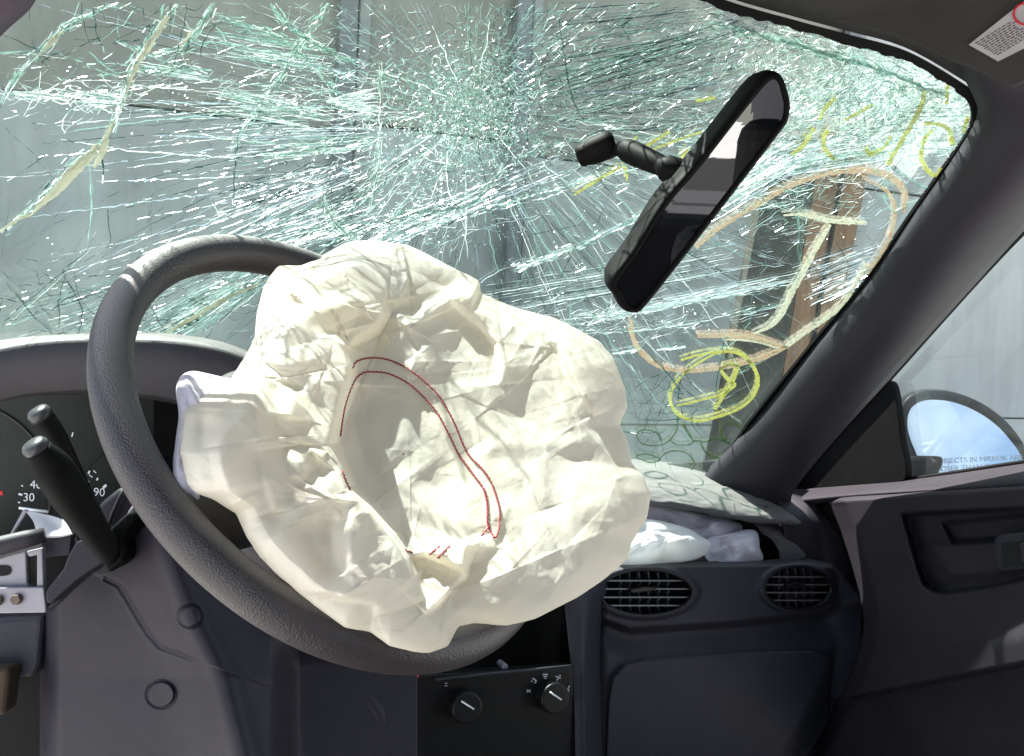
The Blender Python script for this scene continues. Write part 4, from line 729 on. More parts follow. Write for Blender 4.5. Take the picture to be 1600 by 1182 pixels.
sr = spline([(1110, 742), (1165, 762), (1200, 782)], 12)
# driver side binnacle hood
hb_t = [(-80, 541), (0, 532), (51, 526), (135, 521), (203, 520), (271, 522), (338, 532), (389, 549), (450, 575), (520, 620)]
hb_l = [(-80, 557), (0, 546), (60, 536), (135, 531), (210, 531), (271, 534), (338, 544), (389, 561), (450, 590), (520, 640)]
hb_b = [(-80, 640), (0, 627), (51, 617), (135, 612), (220, 618), (274, 627), (338, 645), (389, 668), (450, 700), (520, 740)]
tt, tl_, tb_ = spline(hb_t, 50), spline(hb_l, 50), spline(hb_b, 50)
r0 = P(tt[:, 0], tt[:, 1], np.full(50, 1.10)); zt = r0[:, 2]
Vb = np.array([r0+np.array([0, .28, -.06]), r0+np.array([0, .12, -.02]), r0+np.array([0, .04, -.002]), r0, P(tl_[:, 0], tl_[:, 1]-5, 1.06), P(tl_[:, 0], tl_[:, 1]+1, 1.045), P(lerp(tl_, tb_, .4)[:, 0], lerp(tl_, tb_, .4)[:, 1], 1.048), P(tb_[:, 0], tb_[:, 1]-4, 1.055), P(tb_[:, 0], tb_[:, 1], 1.06), P(tb_[:, 0], tb_[:, 1]+5, 1.09), P(tb_[:, 0], tb_[:, 1]+2, 1.18)])
sheet('binnacle_hood', Vb, M['hood'], dash, .004)
# dark body of the dash behind everything in the middle
loft('dash_core', [[onY(-150, 585, 1.33), onY(200, 575, 1.33), onY(600, 690, 1.40), onY(985, 760, 1.50)], [onY(-150, 700, 1.3), onY(200, 700, 1.32), onY(600, 740, 1.38), onY(985, 800, 1.48)], [onY(-150, 800, 1.22), onY(200, 800, 1.22), onY(600, 820, 1.34), onY(985, 850, 1.46)], [onY(-150, 1250, 1.22), onY(200, 1250, 1.22), onY(600, 1250, 1.40), onY(985, 1250, 1.46)]], M['cavity'], dash, 30, 20, .01)
# middle stack
cs = ccw(spline([(560, 880), (900, 905), (935, 905), (920, 945), (914, 990), (914, 1040), (916, 1090), (920, 1260), (560, 1260)], 90, True)); 
px, py = np.meshgrid(np.linspace(540, 1, 2)*0, np.zeros(2))
rx = [(905, 938), (920, 960), (918, 1000), (916, 1050), (918, 1100), (925, 1250)]
stack = loft('centre_stack', [[onY(880, 895, 1.30), onY(905, 900, 1.29), onY(935, 908, 1.31), onY(950, 915, 1.34)], [onY(884, 960, 1.29), onY(900, 960, 1.28), onY(922, 962, 1.285), onY(940, 964, 1.345)], [onY(892, 1040, 1.27), onY(905, 1040, 1.265), onY(916, 1040, 1.27), onY(938, 1040, 1.345)], [onY(897, 1100, 1.26), onY(908, 1100, 1.255), onY(916, 1100, 1.26), onY(940, 1100, 1.345)], [onY(900, 1250, 1.25), onY(910, 1250, 1.245), onY(920, 1250, 1.25), onY(945, 1250, 1.345)]], M['dashlow'], dash, 24, 30, .004)
hp_ = ccw([(560, 1062), (640, 1056), (760, 1050), (895, 1042), (904, 1260), (560, 1260)]); heat = prism('heater_panel', onY(hp_[:, 0], hp_[:, 1], 1.262), np.array([0, .02, 0]), M['hp'] if 'hp' in M else M['black'], dash, .003)
hY = lambda x, y: dY(x, y, 1.2605)
for cx_, cy_ in ((858, 1084), (722, 1098)):
    kc = onY(cx_, cy_, 1.260); kb = disc_solid('control_knob', kc+np.array([0, -.022, 0]), (0, -1, .1), .022, .024, M['black'], heat if False else dash, 40, .003)
    pp = np.array([kc+np.array([-.010, -.0235, .012]), kc+np.array([.008, -.0235, -.002])]); tube('pointer', [pp[0], pp[1]], .0012, M['white'], kb, 6)
def icon(segs, nm='printed_icon'):
    V, Fc = [], []
    for (x0, y0, x1, y1, w_) in segs:
        d = np.array([x1-x0, y1-y0], float); nn = np.array([-d[1], d[0]])/np.hypot(*d)*w_/2; k = len(V)
        for q in ((x0+nn[0], y0+nn[1]), (x0-nn[0], y0-nn[1]), (x1-nn[0], y1-nn[1]), (x1+nn[0], y1+nn[1])): V.append(onY(q[0], q[1], 1.2605))
        Fc.append((k, k+1, k+2, k+3))
    mesh(nm, V, Fc, M['icon'], heat, smooth=False)
M['icon'] = simple('icon_print', (.42, .44, .48), .6)
icon([(832, 1060, 838, 1064, 2), (838, 1064, 836, 1068, 2), (832, 1066, 830, 1064, 1.5)]); icon([(848, 1054, 856, 1054, 1.5), (849, 1057, 855, 1057, 1.5), (850, 1060, 854, 1060, 1.5)]); icon([(868, 1057, 876, 1060, 2), (872, 1060, 870, 1064, 2), (874, 1055, 876, 1057, 2)]); icon([(882, 1076, 890, 1080, 2), (886, 1079, 890, 1072, 2)]); icon([(823, 1078, 829, 1082, 1.5), (823, 1082, 829, 1078, 1.5)])
icon([(624, 1068, 636, 1068, 1.5), (624, 1080, 636, 1080, 1.5), (624, 1068, 624, 1080, 1.5), (636, 1068, 636, 1080, 1.5), (628, 1070, 628, 1078, 1.5), (632, 1070, 632, 1078, 1.5)]); icon([(695, 1068, 699, 1068, 1.2), (695, 1072, 699, 1072, 1.2)])
icr = icon; 
mesh('warning_mark', [onY(646, 1056, 1.26), onY(650, 1062, 1.26), onY(656, 1055, 1.26)], [(0, 1, 2)], M['red'], heat, smooth=False)
tube('radio_rail', [onY(680, 1062, 1.258), onY(800, 1050, 1.258), onY(892, 1041, 1.258)], .0022, M['dashlow'], dash, 8)
disc_solid('radio_stud', onY(789, 1043, 1.27), (0, -1, 0), .005, .02, M['metal'], dash, 16)

# ------------------------------------------------------------------ folded passenger airbag
pab = root('passenger_airbag', 'crumpled white passenger airbag bulging out of the torn dash lid', 'airbag', onY(1090, 880, 1.42))
def clump(name, outline, Y0, bulge, m, lumps, seed, nr=40, nt=120):
    o = evenly(spline(outline, 200, True), 3); c = o.mean(0); n_ = len(o); rr = np.linspace(0, 1, nr)[::-1]
    q = np.array([c+(o-c)*r for r in rr]); x, y = q[..., 0], q[..., 1]; R2 = rr[:, None]
    H = bulge*np.sqrt(np.clip(1-R2**4, 0, 1))
    for (lx_, ly_, s_x, s_y, a_) in lumps: H = H+a_*np.exp(-((x-lx_)/s_x)**2-((y-ly_)/s_y)**2)*np.sqrt(np.clip(1-R2**6, 0, 1))
    H = H+(.008*(fbm(x/34+y/60, y/20, seed, 2, False)-.5)+.001*(fbm(x/13+y/20, y/8, seed+5, 2, True)-.6))*np.sqrt(np.clip(1-R2**6, 0, 1))
    ed = np.clip((1-R2)*5, 0, 1)
    for k in range(26):
        p0 = o[rng.integers(0, n_)]; p1 = c+(o[rng.integers(0, n_)]-c)*rng.uniform(.0, .8); pm = (p0+p1)/2+rng.standard_normal(2)*6
        d, sg, ar = segdist(x, y, [p0, pm, p1]); H = H+ed*rng.choice([-1, 1])*rng.uniform(.002, .007)*np.exp(-(np.sqrt(d*d+2)-1.4)/rng.uniform(4, 10))
    V = onY(x, y, Y0-H); Vb_ = onY(x[:1], y[:1], Y0+.03+0*x[:1]); V = np.concatenate([Vb_, V], 0)
    return mesh(name, V.reshape(-1, 3), gridfaces(nr+1, n_, True), m, pab)
clump('mesh_cloth', [(985, 785), (1040, 790), (1090, 802), (1150, 815), (1160, 830), (1145, 862), (1110, 875), (985, 875)], 1.42, .02, M['net'], [(1120, 820, 14, 30, .012), (1060, 800, 40, 12, .008)], 3)
clump('cloth_flap', [(1102, 845), (1130, 836), (1165, 828), (1183, 832), (1187, 855), (1187, 878), (1110, 879)], 1.385, .012, M['bagback'], [(1150, 855, 30, 10, .006)], 9)
clump('bag_bulge', [(960, 830), (1000, 812), (1040, 816), (1075, 826), (1095, 838), (1112, 850), (1100, 868), (1075, 877), (1040, 880), (960, 882)], 1.372, .03, M['bagwhite'], [(1010, 850, 26, 22, .02), (1055, 850, 20, 18, .015), (1090, 850, 16, 10, .008)], 5)

# ------------------------------------------------------------------ steering wheel
WC = CAM*0+np.array([.2017, .7814, -.0993])+CAM; wt, wy, wr, tr_ = .702, .5539, .190, .0165
wn = np.array([math.sin(wy)*math.cos(wt), -math.cos(wy)*math.cos(wt), math.sin(wt)]); wa = np.cross([0, 0, 1], wn); wa /= np.linalg.norm(wa); wb = np.cross(wn, wa)
def wheel_pt(r, a, h=0): a = np.asarray(a, float); return WC+np.asarray(r)[..., None]*(np.cos(a)[..., None]*wa+np.sin(a)[..., None]*wb)+np.asarray(h)[..., None]*wn if np.ndim(a) else WC+r*(math.cos(a)*wa+math.sin(a)*wb)+h*wn
sw_ = root('steering_wheel', 'dark grey steering wheel half covered by the burst airbag', 'steering wheel', WC)
ang = np.linspace(0, 2*np.pi, 160, endpoint=False)
tube('rim', wheel_pt(np.full(160, wr), ang, np.zeros(160)), tr_+.0015*np.sin(ang*1+2.2), M['leather'], sw_, 28, closed=True)
aa = np.linspace(math.radians(150), math.radians(318), 90); bands = []
for r_, h_ in ((.188, -.004), (.178, -.006), (.168, -.010), (.158, -.017), (.150, -.026), (.140, -.045)): bands.append(wheel_pt(np.full(90, r_), aa, np.full(90, h_)))
taper = np.sin(np.linspace(0, np.pi, 90))**.35
bands = [bands[0]*(1-taper[:, None])+b*taper[:, None] if i else b for i, b in enumerate(bands)]
sheet('rim_skirt', np.array(bands), M['leather'], sw_, .004)
hubr = [wheel_pt(np.full(64, r_), np.linspace(0, 2*np.pi, 64, endpoint=False), np.full(64, h_)) for r_, h_ in ((.005, -.03), (.07, -.03), (.095, -.035), (.105, -.05), (.10, -.09), (.05, -.11))]
mesh('hub', np.array(hubr).reshape(-1, 3), gridfaces(6, 64, True), M['dash'], sw_)
for a_ in (math.radians(195), math.radians(345), math.radians(235), math.radians(305)):
    t = np.linspace(0, 1, 10); rr = lerp(.09, .185, t); wd = .028-.006*np.sin(t*np.pi); tv = -math.sin(a_)*wa+math.cos(a_)*wb; rv = math.cos(a_)*wa+math.sin(a_)*wb; hh_ = -.045+.035*t**1.5
    c = WC+rr[:, None]*rv+hh_[:, None]*wn; prof = [(-1, -.006), (-.8, .004), (0, .007), (.8, .004), (1, -.006)]
    sheet('spoke', np.array([c+tv*(wd*u_)[:, None]+wn*h_ for u_, h_ in prof]), M['dash'], sw_, .006)

# ------------------------------------------------------------------ driver airbag
bag = root('driver_airbag', 'deflated cream airbag with red stitching draped over the steering wheel', 'airbag', WC)
SIL = [(555, 376), (597, 377), (637, 383), (668, 397), (700, 415), (729, 429), (750, 440), (750, 457), (775, 469), (815, 484), (861, 495), (901, 514), (936, 533), (959, 561), (976, 607), (980, 636), (968, 665), (982, 691), (987, 725), (1005, 744), (1017, 774), (1012, 808), (987, 849), (980, 875), (947, 903), (901, 935), (872, 949), (838, 967), (792, 978), (740, 974), (716, 979), (700, 1010), (671, 1021), (642, 1018), (608, 1010), (579, 988), (539, 981), (499, 952), (470, 929), (435, 900), (407, 872), (384, 837), (369, 803), (332, 780), (306, 771), (292, 757), (281, 705), (289, 642), (315, 619), (358, 596), (387, 550), (398, 527), (401, 492), (412, 446), (435, 415), (470, 415), (493, 406), (516, 392), (539, 380)]
BC = np.array([630., 710.]); NT, NR = 900, 230
sp = np.array(SIL, float); sp = evenly(np.vstack([sp, sp[:1]]), 1.5)[:-1]; th_ = np.arctan2(sp[:, 1]-BC[1], sp[:, 0]-BC[0]); rd_ = np.hypot(sp[:, 0]-BC[0], sp[:, 1]-BC[1]); o_ = np.argsort(th_)
tg = np.linspace(-np.pi, np.pi, NT, endpoint=False); Rg = np.interp(tg, th_[o_], rd_[o_], period=2*np.pi)
kern = np.array([1, 2, 3, 2, 1.])/9; Rg = sum(np.roll(Rg, k-2)*kern[k] for k in range(5)); Rg += 1.5*(fbm(tg*14+50, tg*0, 4, 3)-.5)
# (kind, amplitude in mm, width px, reach px, points). 'r' ridge (valley when negative); 's' step: the right-hand side of the direction of travel (screen) is high
FOLD = [('s', -21, 5, 85, [(765, 440), (705, 452), (672, 472), (640, 494), (612, 482)]), ('r', 16, 26, 0, [(560, 385), (575, 420), (590, 450), (600, 470)]), ('r', 10, 22, 0, [(420, 470), (480, 440), (540, 410), (560, 390)]), ('r', -10, 16, 0, [(455, 480), (500, 450), (545, 440), (560, 420)]),
        ('r', 26, 30, 0, [(415, 560), (450, 515), (490, 485), (545, 465), (598, 474)]), ('s', 16, 5, 42, [(600, 468), (604, 488), (588, 512), (545, 542), (533, 545)]), ('r', -16, 16, 0, [(535, 540), (548, 505), (575, 488)]), ('r', -12, 13, 0, [(398, 548), (430, 520), (450, 490), (470, 465)]),
        ('s', 27, 4, 120, [(528, 520), (535, 545), (548, 572), (542, 620), (530, 655), (521, 690), (533, 725), (542, 760), (575, 792), (616, 835), (636, 875), (662, 940)]),
        ('r', 12, 14, 0, [(402, 556), (430, 558), (470, 565), (506, 577)]), ('r', -15, 11, 0, [(508, 572), (485, 588), (466, 605), (454, 618)]), ('r', 14, 14, 0, [(516, 575), (490, 605), (462, 625), (455, 660), (460, 700)]), ('r', -10, 10, 0, [(440, 590), (430, 640), (438, 690)]),
        ('r', 10, 12, 0, [(405, 570), (400, 620), (405, 680), (418, 740), (430, 800)]), ('r', -9, 10, 0, [(455, 655), (448, 700), (452, 745), (470, 790)]), ('r', 10, 11, 0, [(480, 700), (475, 740), (500, 760), (530, 730)]), ('r', -8, 8, 0, [(500, 715), (482, 735), (470, 765)]), ('r', -7, 7, 0, [(525, 725), (500, 745), (485, 760)]),
        ('r', 9, 10, 0, [(345, 700), (352, 740), (365, 790), (385, 830)]), ('r', -9, 9, 0, [(322, 640), (318, 690), (335, 740), (360, 790)]), ('r', 8, 10, 0, [(300, 740), (330, 700), (380, 655), (400, 640)]), ('r', -8, 10, 0, [(400, 690), (408, 750), (425, 800), (440, 830)]), ('r', 10, 12, 0, [(545, 770), (550, 830), (545, 880), (560, 930)]),
        ('r', -10, 11, 0, [(520, 780), (515, 830), (525, 880), (550, 920)]), ('r', -7, 9, 0, [(470, 810), (490, 860), (520, 905)]), ('s', -10, 3, 40, [(384, 832), (420, 880), (462, 926), (520, 932), (556, 940), (590, 948)]), ('r', 9, 8, 0, [(616, 838), (613, 880), (606, 920), (598, 950), (596, 985)]), ('r', -10, 12, 0, [(580, 800), (585, 850), (580, 900)]),
        ('r', -12, 13, 0, [(560, 955), (600, 968), (640, 975), (690, 985)]), ('r', 10, 12, 0, [(600, 1000), (640, 985), (680, 992)]), ('r', -8, 8, 0, [(655, 960), (668, 990), (690, 1000)]),
        ('s', -13, 4, 34, [(636, 872), (660, 868), (692, 878), (722, 893)]), ('r', -22, 15, 0, [(650, 900), (668, 925), (682, 940)]), ('s', 12, 3, 30, [(726, 850), (724, 895), (700, 925), (686, 942), (664, 965)]), ('r', 9, 10, 0, [(664, 880), (690, 888), (718, 897)]),
        ('r', 8, 6, 0, [(762, 826), (700, 808), (640, 795), (600, 775)]), ('r', -9, 8, 0, [(760, 822), (720, 795), (690, 775), (660, 740)]), ('r', -8, 8, 0, [(758, 832), (710, 830), (650, 815)]), ('s', 8, 3, 28, [(640, 868), (700, 852), (740, 838), (768, 832)]), ('r', 10, 9, 0, [(728, 840), (726, 880), (718, 905)]),
        ('r', -12, 9, 0, [(775, 836), (805, 850), (825, 870), (845, 884), (872, 884), (905, 868)]), ('r', 9, 10, 0, [(780, 824), (830, 815), (880, 812), (925, 790), (965, 780)]), ('r', 9, 12, 0, [(790, 850), (820, 895), (880, 905), (925, 880)]), ('r', -9, 12, 0, [(800, 880), (830, 910), (860, 925)]), ('r', 7, 8, 0, [(905, 830), (930, 855), (945, 880)]), ('r', -8, 8, 0, [(975, 820), (985, 845), (965, 875)]),
        ('s', -10, 4, 40, [(690, 458), (722, 488), (752, 512), (772, 538), (780, 575), (781, 600)]), ('r', 13, 16, 0, [(700, 470), (735, 500), (765, 540), (770, 590), (755, 630)]), ('r', -9, 10, 0, [(752, 512), (790, 525), (812, 540)]), ('r', -8, 7, 0, [(795, 520), (810, 535), (818, 555)]),
        ('r', -16, 9, 0, [(834, 545), (828, 580), (822, 620), (800, 655)]), ('r', 13, 13, 0, [(838, 545), (858, 580), (880, 615), (910, 650)]), ('s', -9, 4, 38, [(850, 535), (868, 545), (890, 590), (912, 635), (920, 650)]), ('r', 12, 15, 0, [(920, 555), (935, 600), (945, 640)]), ('r', -12, 13, 0, [(968, 590), (955, 620), (935, 655), (915, 675)]), ('r', -8, 10, 0, [(800, 500), (850, 505), (895, 525)]), ('r', 10, 14, 0, [(780, 485), (840, 515), (900, 540)]),
        ('r', 12, 12, 0, [(745, 700), (800, 690), (850, 693), (905, 690), (945, 672)]), ('r', -10, 12, 0, [(750, 670), (810, 660), (860, 680), (900, 672)]), ('r', -6, 9, 0, [(720, 740), (775, 715), (850, 715)]), ('r', 7, 10, 0, [(830, 720), (850, 755), (862, 790)]), ('r', -6, 9, 0, [(880, 700), (905, 740), (960, 760)]), ('r', 10, 10, 0, [(985, 735), (998, 770), (1000, 810), (985, 840)]), ('r', -8, 7, 0, [(975, 745), (985, 780), (982, 815)]),
        ('r', 8, 9, 0, [(640, 500), (655, 520), (668, 545), (680, 580)]), ('r', -14, 12, 0, [(640, 515), (625, 540), (640, 560)]), ('r', -12, 12, 0, [(655, 500), (670, 520), (690, 540), (690, 565)]), ('r', 8, 8, 0, [(645, 540), (680, 520), (700, 500)]), ('r', -9, 8, 0, [(665, 475), (685, 495), (688, 520)]), ('r', 7, 8, 0, [(600, 520), (620, 560), (650, 585)]), ('r', -9, 10, 0, [(585, 535), (605, 560), (640, 570)]),
        ('r', -9, 16, 0, [(560, 600), (555, 660), (565, 720), (600, 770)]), ('r', 8, 12, 0, [(590, 640), (585, 690), (610, 730)]), ('r', -7, 12, 0, [(620, 620), (605, 660), (600, 700)]), ('r', 6, 12, 0, [(650, 640), (640, 690), (660, 740)]), ('r', -10, 14, 0, [(640, 760), (680, 760), (720, 745)]), ('r', 6, 9, 0, [(690, 600), (700, 650), (735, 700)]), ('r', -6, 8, 0, [(710, 620), (725, 670), (755, 710)]), ('r', 5, 7, 0, [(700, 575), (740, 565), (765, 570)]), ('r', -5, 6, 0, [(705, 600), (745, 595), (790, 610)])]
FINE = []
for k in range(46):
    a_ = rng.uniform(0, 2*np.pi); r0 = rng.uniform(60, 330); x_, y_ = 640+r0*math.cos(a_), 700+.85*r0*math.sin(a_); t_ = a_+rng.choice([0, 0, 1.2, -1.2])+rng.normal()*.35; l_ = rng.uniform(35, 95); b_ = rng.normal()*.5
    FINE.append(([(x_, y_), (x_+l_*.5*math.cos(t_), y_+l_*.5*math.sin(t_)), (x_+l_*.5*(math.cos(t_)+math.cos(t_+b_)), y_+l_*.5*(math.sin(t_)+math.sin(t_+b_)))], rng.choice([-1, 1])*rng.uniform(.0004, .0015), rng.uniform(8, 20)))
def bag_depth(px, py, R):
    dx, du = (px-500)*.8/FPX, -(py-711)*.8/FPX
    r = ray(px, py); dpl = ((WC-CAM) @ wn)/(r @ wn)-.026; own = .800+.45*dx+.95*du
    k = .035; h = np.clip(.5+.5*(own-dpl)/k, 0, 1); base = lerp(own, dpl, h)-k*h*(1-h)
    edge = np.sqrt(np.clip(1-R**11, 0, 1)); H = .010+.030*np.sqrt(np.clip(1-R**3, 0, 1))-.015*np.exp(-((px-640)/110)**2-((py-690)/120)**2)
    wx, wy_ = px+12*(fbm(px/110, py/110, 91, 1)-.5), py+12*(fbm(px/110, py/110, 77, 1)-.5)
    D = np.zeros(px.shape)
    for kd, amp, wdt, reach, pts in FOLD:
        d, sg, ar = segdist(wx, wy_, pts); tap = np.sqrt(np.clip(np.sin(np.pi*np.clip(ar, .0, 1))*1.6, 0, 1)); amp = amp*.001
        if kd == 'r':
            cxm = np.mean([q[0] for q in pts]); g_ = .33 if cxm > 575 else (1.35 if np.mean([q[1] for q in pts]) > 640 else .9); D = D+amp*g_*tap*np.exp(-(np.sqrt(d*d+60.0)-7.7)/(wdt*(2.6 if cxm > 575 else 1.8)+6))
        else: D = D+amp*1.0*tap*np.tanh(sg*d/(wdt*1.3))*np.exp(-d/(reach*1.15))
    n1 = 1.5*(fbm(wx/60+3, wy_/80, 11, 2)-.5); n2 = fbm((wx+wy_*.4)/26, (wy_-wx*.3)/44, 23, 3, True)-.62; n3 = fbm(wx/11, wy_/13, 37, 2, True)-.6
    D = D+.006*n1+.0006*n2
    for pts, amp, wdt in FINE:
        d, sg, ar = segdist(px, py, pts); D = D+amp*np.sqrt(np.clip(np.sin(np.pi*ar), 0, 1))*np.exp(-(np.sqrt(d*d+2.0)-1.4)/wdt)
    return base-H*edge-D*np.clip((1-R)*9, 0, 1)
rr = np.linspace(1, 0, NR)**.8; rr[-1] = .004
Rm = np.repeat(rr[:, None], NT, 1); xg = BC[0]+Rm*Rg*np.cos(tg); yg = BC[1]+Rm*Rg*np.sin(tg)
Vf = P(xg, yg, bag_depth(xg, yg, Rm)); rb = np.linspace(.985, .05, 14)[::-1]; Rb = np.repeat(rb[:, None], NT, 1); xb, yb = BC[0]+Rb*Rg*np.cos(tg), BC[1]+Rb*Rg*np.sin(tg)
rim_d = bag_depth(BC[0]+Rg*np.cos(tg), BC[1]+Rg*np.sin(tg), np.ones(NT)); Vbk = P(xb, yb, bag_depth(xb, yb, np.ones_like(Rb))+.014*(1-Rb**6))
Vall = np.concatenate([Vbk, Vf], 0); fb = gridfaces(len(Vall), NT, True)
mesh('front_panel', Vall.reshape(-1, 3), fb[:, ::1], M['bag'], bag)
lpn = [(275, 615), (277, 598), (286, 585), (302, 580), (325, 584), (350, 590), (385, 600), (380, 640), (340, 680), (310, 720), (312, 778), (296, 772), (280, 764), (271, 740), (274, 690), (279, 650)]
lo = evenly(spline(lpn, 200, True), 3); lc = lo.mean(0); rr2 = np.linspace(1, 0, 30); Q = np.array([lc+(lo-lc)*max(r, .01) for r in rr2]); R2 = np.repeat(rr2[:, None], len(lo), 1); xx, yy = Q[..., 0], Q[..., 1]
dq, sq_, aq_ = segdist(xx, yy, [(290, 590), (305, 625), (320, 640)]); d0 = bag_depth(xx, yy, np.ones_like(R2))
V = P(xx, yy, d0+.016-.016*np.sqrt(1-R2**4)-.010*np.exp(-(dq/9)**1.2)*np.clip((1-R2)*6, 0, 1)-.008*(fbm(xx/24, yy/30, 5, 3, True)-.6)*np.clip((1-R2)*6, 0, 1)); V = np.concatenate([P(xx[:1], yy[:1], d0[:1]+.04), V], 0)
mesh('lining_flap', V.reshape(-1, 3), gridfaces(31, len(lo), True), M['bagback'], bag, label='pale lilac lining turned out at the left edge of the bag')
def Rof(x, y): a = np.arctan2(y-BC[1], x-BC[0]); return np.hypot(x-BC[0], y-BC[1])/np.interp(a, tg, Rg, period=2*np.pi)
def stitches(z, pitch=3.4, zig=1.0):
    pts = [(a/1.739+240, b/1.739+360) for a, b in z]; e = evenly(spline(pts, 120), pitch); t = np.gradient(e, axis=0); nn = np.stack([-t[:, 1], t[:, 0]], 1); nn /= np.linalg.norm(nn, axis=1)[:, None]; VV, FF = [], []
    e2 = e+nn*(zig*(np.arange(len(e)) % 2*2-1))[:, None]
    ctr = P(e2[:, 0], e2[:, 1], bag_depth(e2[:, 0], e2[:, 1], Rof(e2[:, 0], e2[:, 1]))-.0012)
    for i in range(len(ctr)-1):
        a, b = ctr[i], ctr[i+1]; m_ = (a+b)/2-FW*.0006; v, f = tube_vf([lerp(a, b, .02), m_, lerp(a, b, .98)], [.0005, .0008, .0005], 5); k = len(VV); VV += list(v); FF += [tuple(q+k for q in ff) for ff in f]
    return VV, FF
for z in ([(542, 375), (550, 358), (580, 348), (620, 348), (660, 360), (700, 383), (740, 415), (775, 450), (800, 490), (820, 530), (840, 580), (860, 615), (890, 645), (915, 680), (930, 720), (940, 760), (940, 800), (933, 830), (925, 836)], [(508, 560), (520, 480), (545, 412), (570, 388), (600, 385), (640, 390), (690, 415), (730, 450), (770, 495), (800, 550), (830, 610), (870, 665), (895, 700), (905, 740), (907, 790), (912, 805), (890, 830)], [(897, 700), (905, 730), (908, 770), (908, 800), (925, 836)], [(750, 882), (765, 868), (778, 858)], [(772, 892), (790, 872), (806, 856)], [(682, 868), (692, 873), (704, 876)], [(513, 655), (522, 680), (534, 705)]):
    v, f = stitches(z); mesh('seam_stitching', v, f, M['thread'], bag, kind='stuff')

# ------------------------------------------------------------------ instruments
ins = root('instrument_cluster', 'black instrument cluster with white speed figures behind the stalks', 'instrument cluster', onY(90, 800, 1.22))
M['dial'] = plastic('dial_face', (.012, .014, .013), .35, 300, .1, .0, .4)
dc = ccw([(-120, 600), (240, 600), (240, 860), (-120, 860)]); prism('dial_face', onY(dc[:, 0], dc[:, 1], 1.185), np.array([0, .01, 0]), M['dial'], ins, 0)
iY = lambda x, y: dY(x, y, 1.1835)
for b_, x_, y_, a_ in (('30', 45, 778, .02), ('40', 56, 758, .02), ('90', 155, 770, .05)): text('numeral', b_, x_, y_, iY, 13, M['white'], ins, a_)
def tick(x0, y0, x1, y1, w_, m='white', nm='tick_mark'):
    d = np.array([x1-x0, y1-y0], float); nn = np.array([-d[1], d[0]])/np.hypot(*d)*w_/2; qq = [(x0+nn[0], y0+nn[1]), (x0-nn[0], y0-nn[1]), (x1-nn[0], y1-nn[1]), (x1+nn[0], y1+nn[1])]
    mesh(nm, [onY(a, b, 1.183) for a, b in qq], [(0, 1, 2, 3)], M[m], ins, smooth=False)
for t in ((29, 772, 35, 774, 3), (33, 759, 36, 760, 2), (28, 785, 31, 786, 2), (161, 763, 166, 758, 4), (138, 741, 140, 736, 3), (151, 751, 153, 747, 2.5), (112, 683, 114, 676, 2)): tick(*t)
tick(-12, 770, 4, 771, 7, 'red', 'needle')
for a_ in np.linspace(2.5, 3.9, 15):                         # scale round the far dial
    c_x, c_y = 214, 800; tick(c_x+88*math.cos(a_), c_y+88*math.sin(a_), c_x+94*math.cos(a_), c_y+94*math.sin(a_), 1.6)
ra = np.linspace(2.4, 4.2, 30); tube('dial_ring', onY(214+104*np.cos(ra), 800+104*np.sin(ra), 1.182), .0012, M['dial'], ins, 6); ra = np.linspace(-1.2, 1.5, 40); tube('dial_ring', onY(-60+140*np.cos(ra), 770+140*np.sin(ra), 1.182), .0015, M['dial'], ins, 6)
tube('lens_edge', P(np.array([30, 75]), np.array([794, 800]), np.array([1.05, 1.05])), .0014, M['white'], ins, 6)
# ------------------------------------------------------------------ stalks
st1 = root('wiper_stalk', 'upper black stalk with a worn round end cap beside the wheel', 'stalk', P(185, 865, .93)); st2 = root('indicator_stalk', 'lower thick black stalk with a glossy rounded tip', 'stalk', P(185, 865, .93))
def stalk(rt, pts, rad, capr):
    e = spline([P(*p) for p in pts], 24); r_ = np.interp(np.linspace(0, 1, 24), np.linspace(0, 1, len(rad)), rad); tube('lever', e, r_, M['mirblack'], rt, 20)
    ax = e[0]-e[1]; ax /= np.linalg.norm(ax); tube('end_cap', [e[0]-ax*.002, e[0]+ax*.004, e[0]+ax*.007, e[0]+ax*.008], [r_[0]*1.0, r_[0]*1.0, r_[0]*.8, r_[0]*.3], M['capgrey'], rt, 20)
M['capgrey'] = simple('worn_cap', (.035, .036, .038), .35, 0, .4)
stalk(st1, [(64, 650, .90), (85, 680, .91), (120, 750, .93), (160, 830, .96), (190, 862, .98)], [.0105, .010, .0085, .008, .010], 1)
stalk(st2, [(58, 702, .83), (80, 730, .84), (110, 775, .86), (140, 820, .89), (172, 866, .94)], [.011, .0165, .0165, .0135, .011], 1)
# ------------------------------------------------------------------ steering column shroud
shr = root('column_shroud', 'grey steering column shroud cracked open below the wheel', 'column shroud', P(300, 1100, 1.0))
px, py = np.meshgrid(np.linspace(0, 1, 330), np.linspace(0, 1, 330)); tops = [(60, 960), (75, 948), (120, 910), (165, 880), (200, 850), (240, 812), (280, 800), (400, 850), (650, 1000)]
X_ = 62+px*590; T_ = curve(tops, X_); Y_ = T_+(1260-T_)*py
cx_line = curve_y([(240, 812), (262, 860), (285, 920), (310, 980), (350, 1060), (380, 1260)], Y_) if False else np.interp(Y_, [812, 860, 920, 980, 1060, 1260], [240, 258, 280, 305, 345, 400])
Dd = .955+.00016*(Y_-900)*0+.00030*np.abs(X_-cx_line)*sstep(0, 40, np.abs(X_-cx_line))-.03*np.exp(-((X_-cx_line)/60)**2)+.0001*(1000-Y_)
sc = segdist(X_, Y_, [(165, 905), (185, 915), (200, 938), (215, 965), (232, 992), (250, 1012), (300, 1030)])
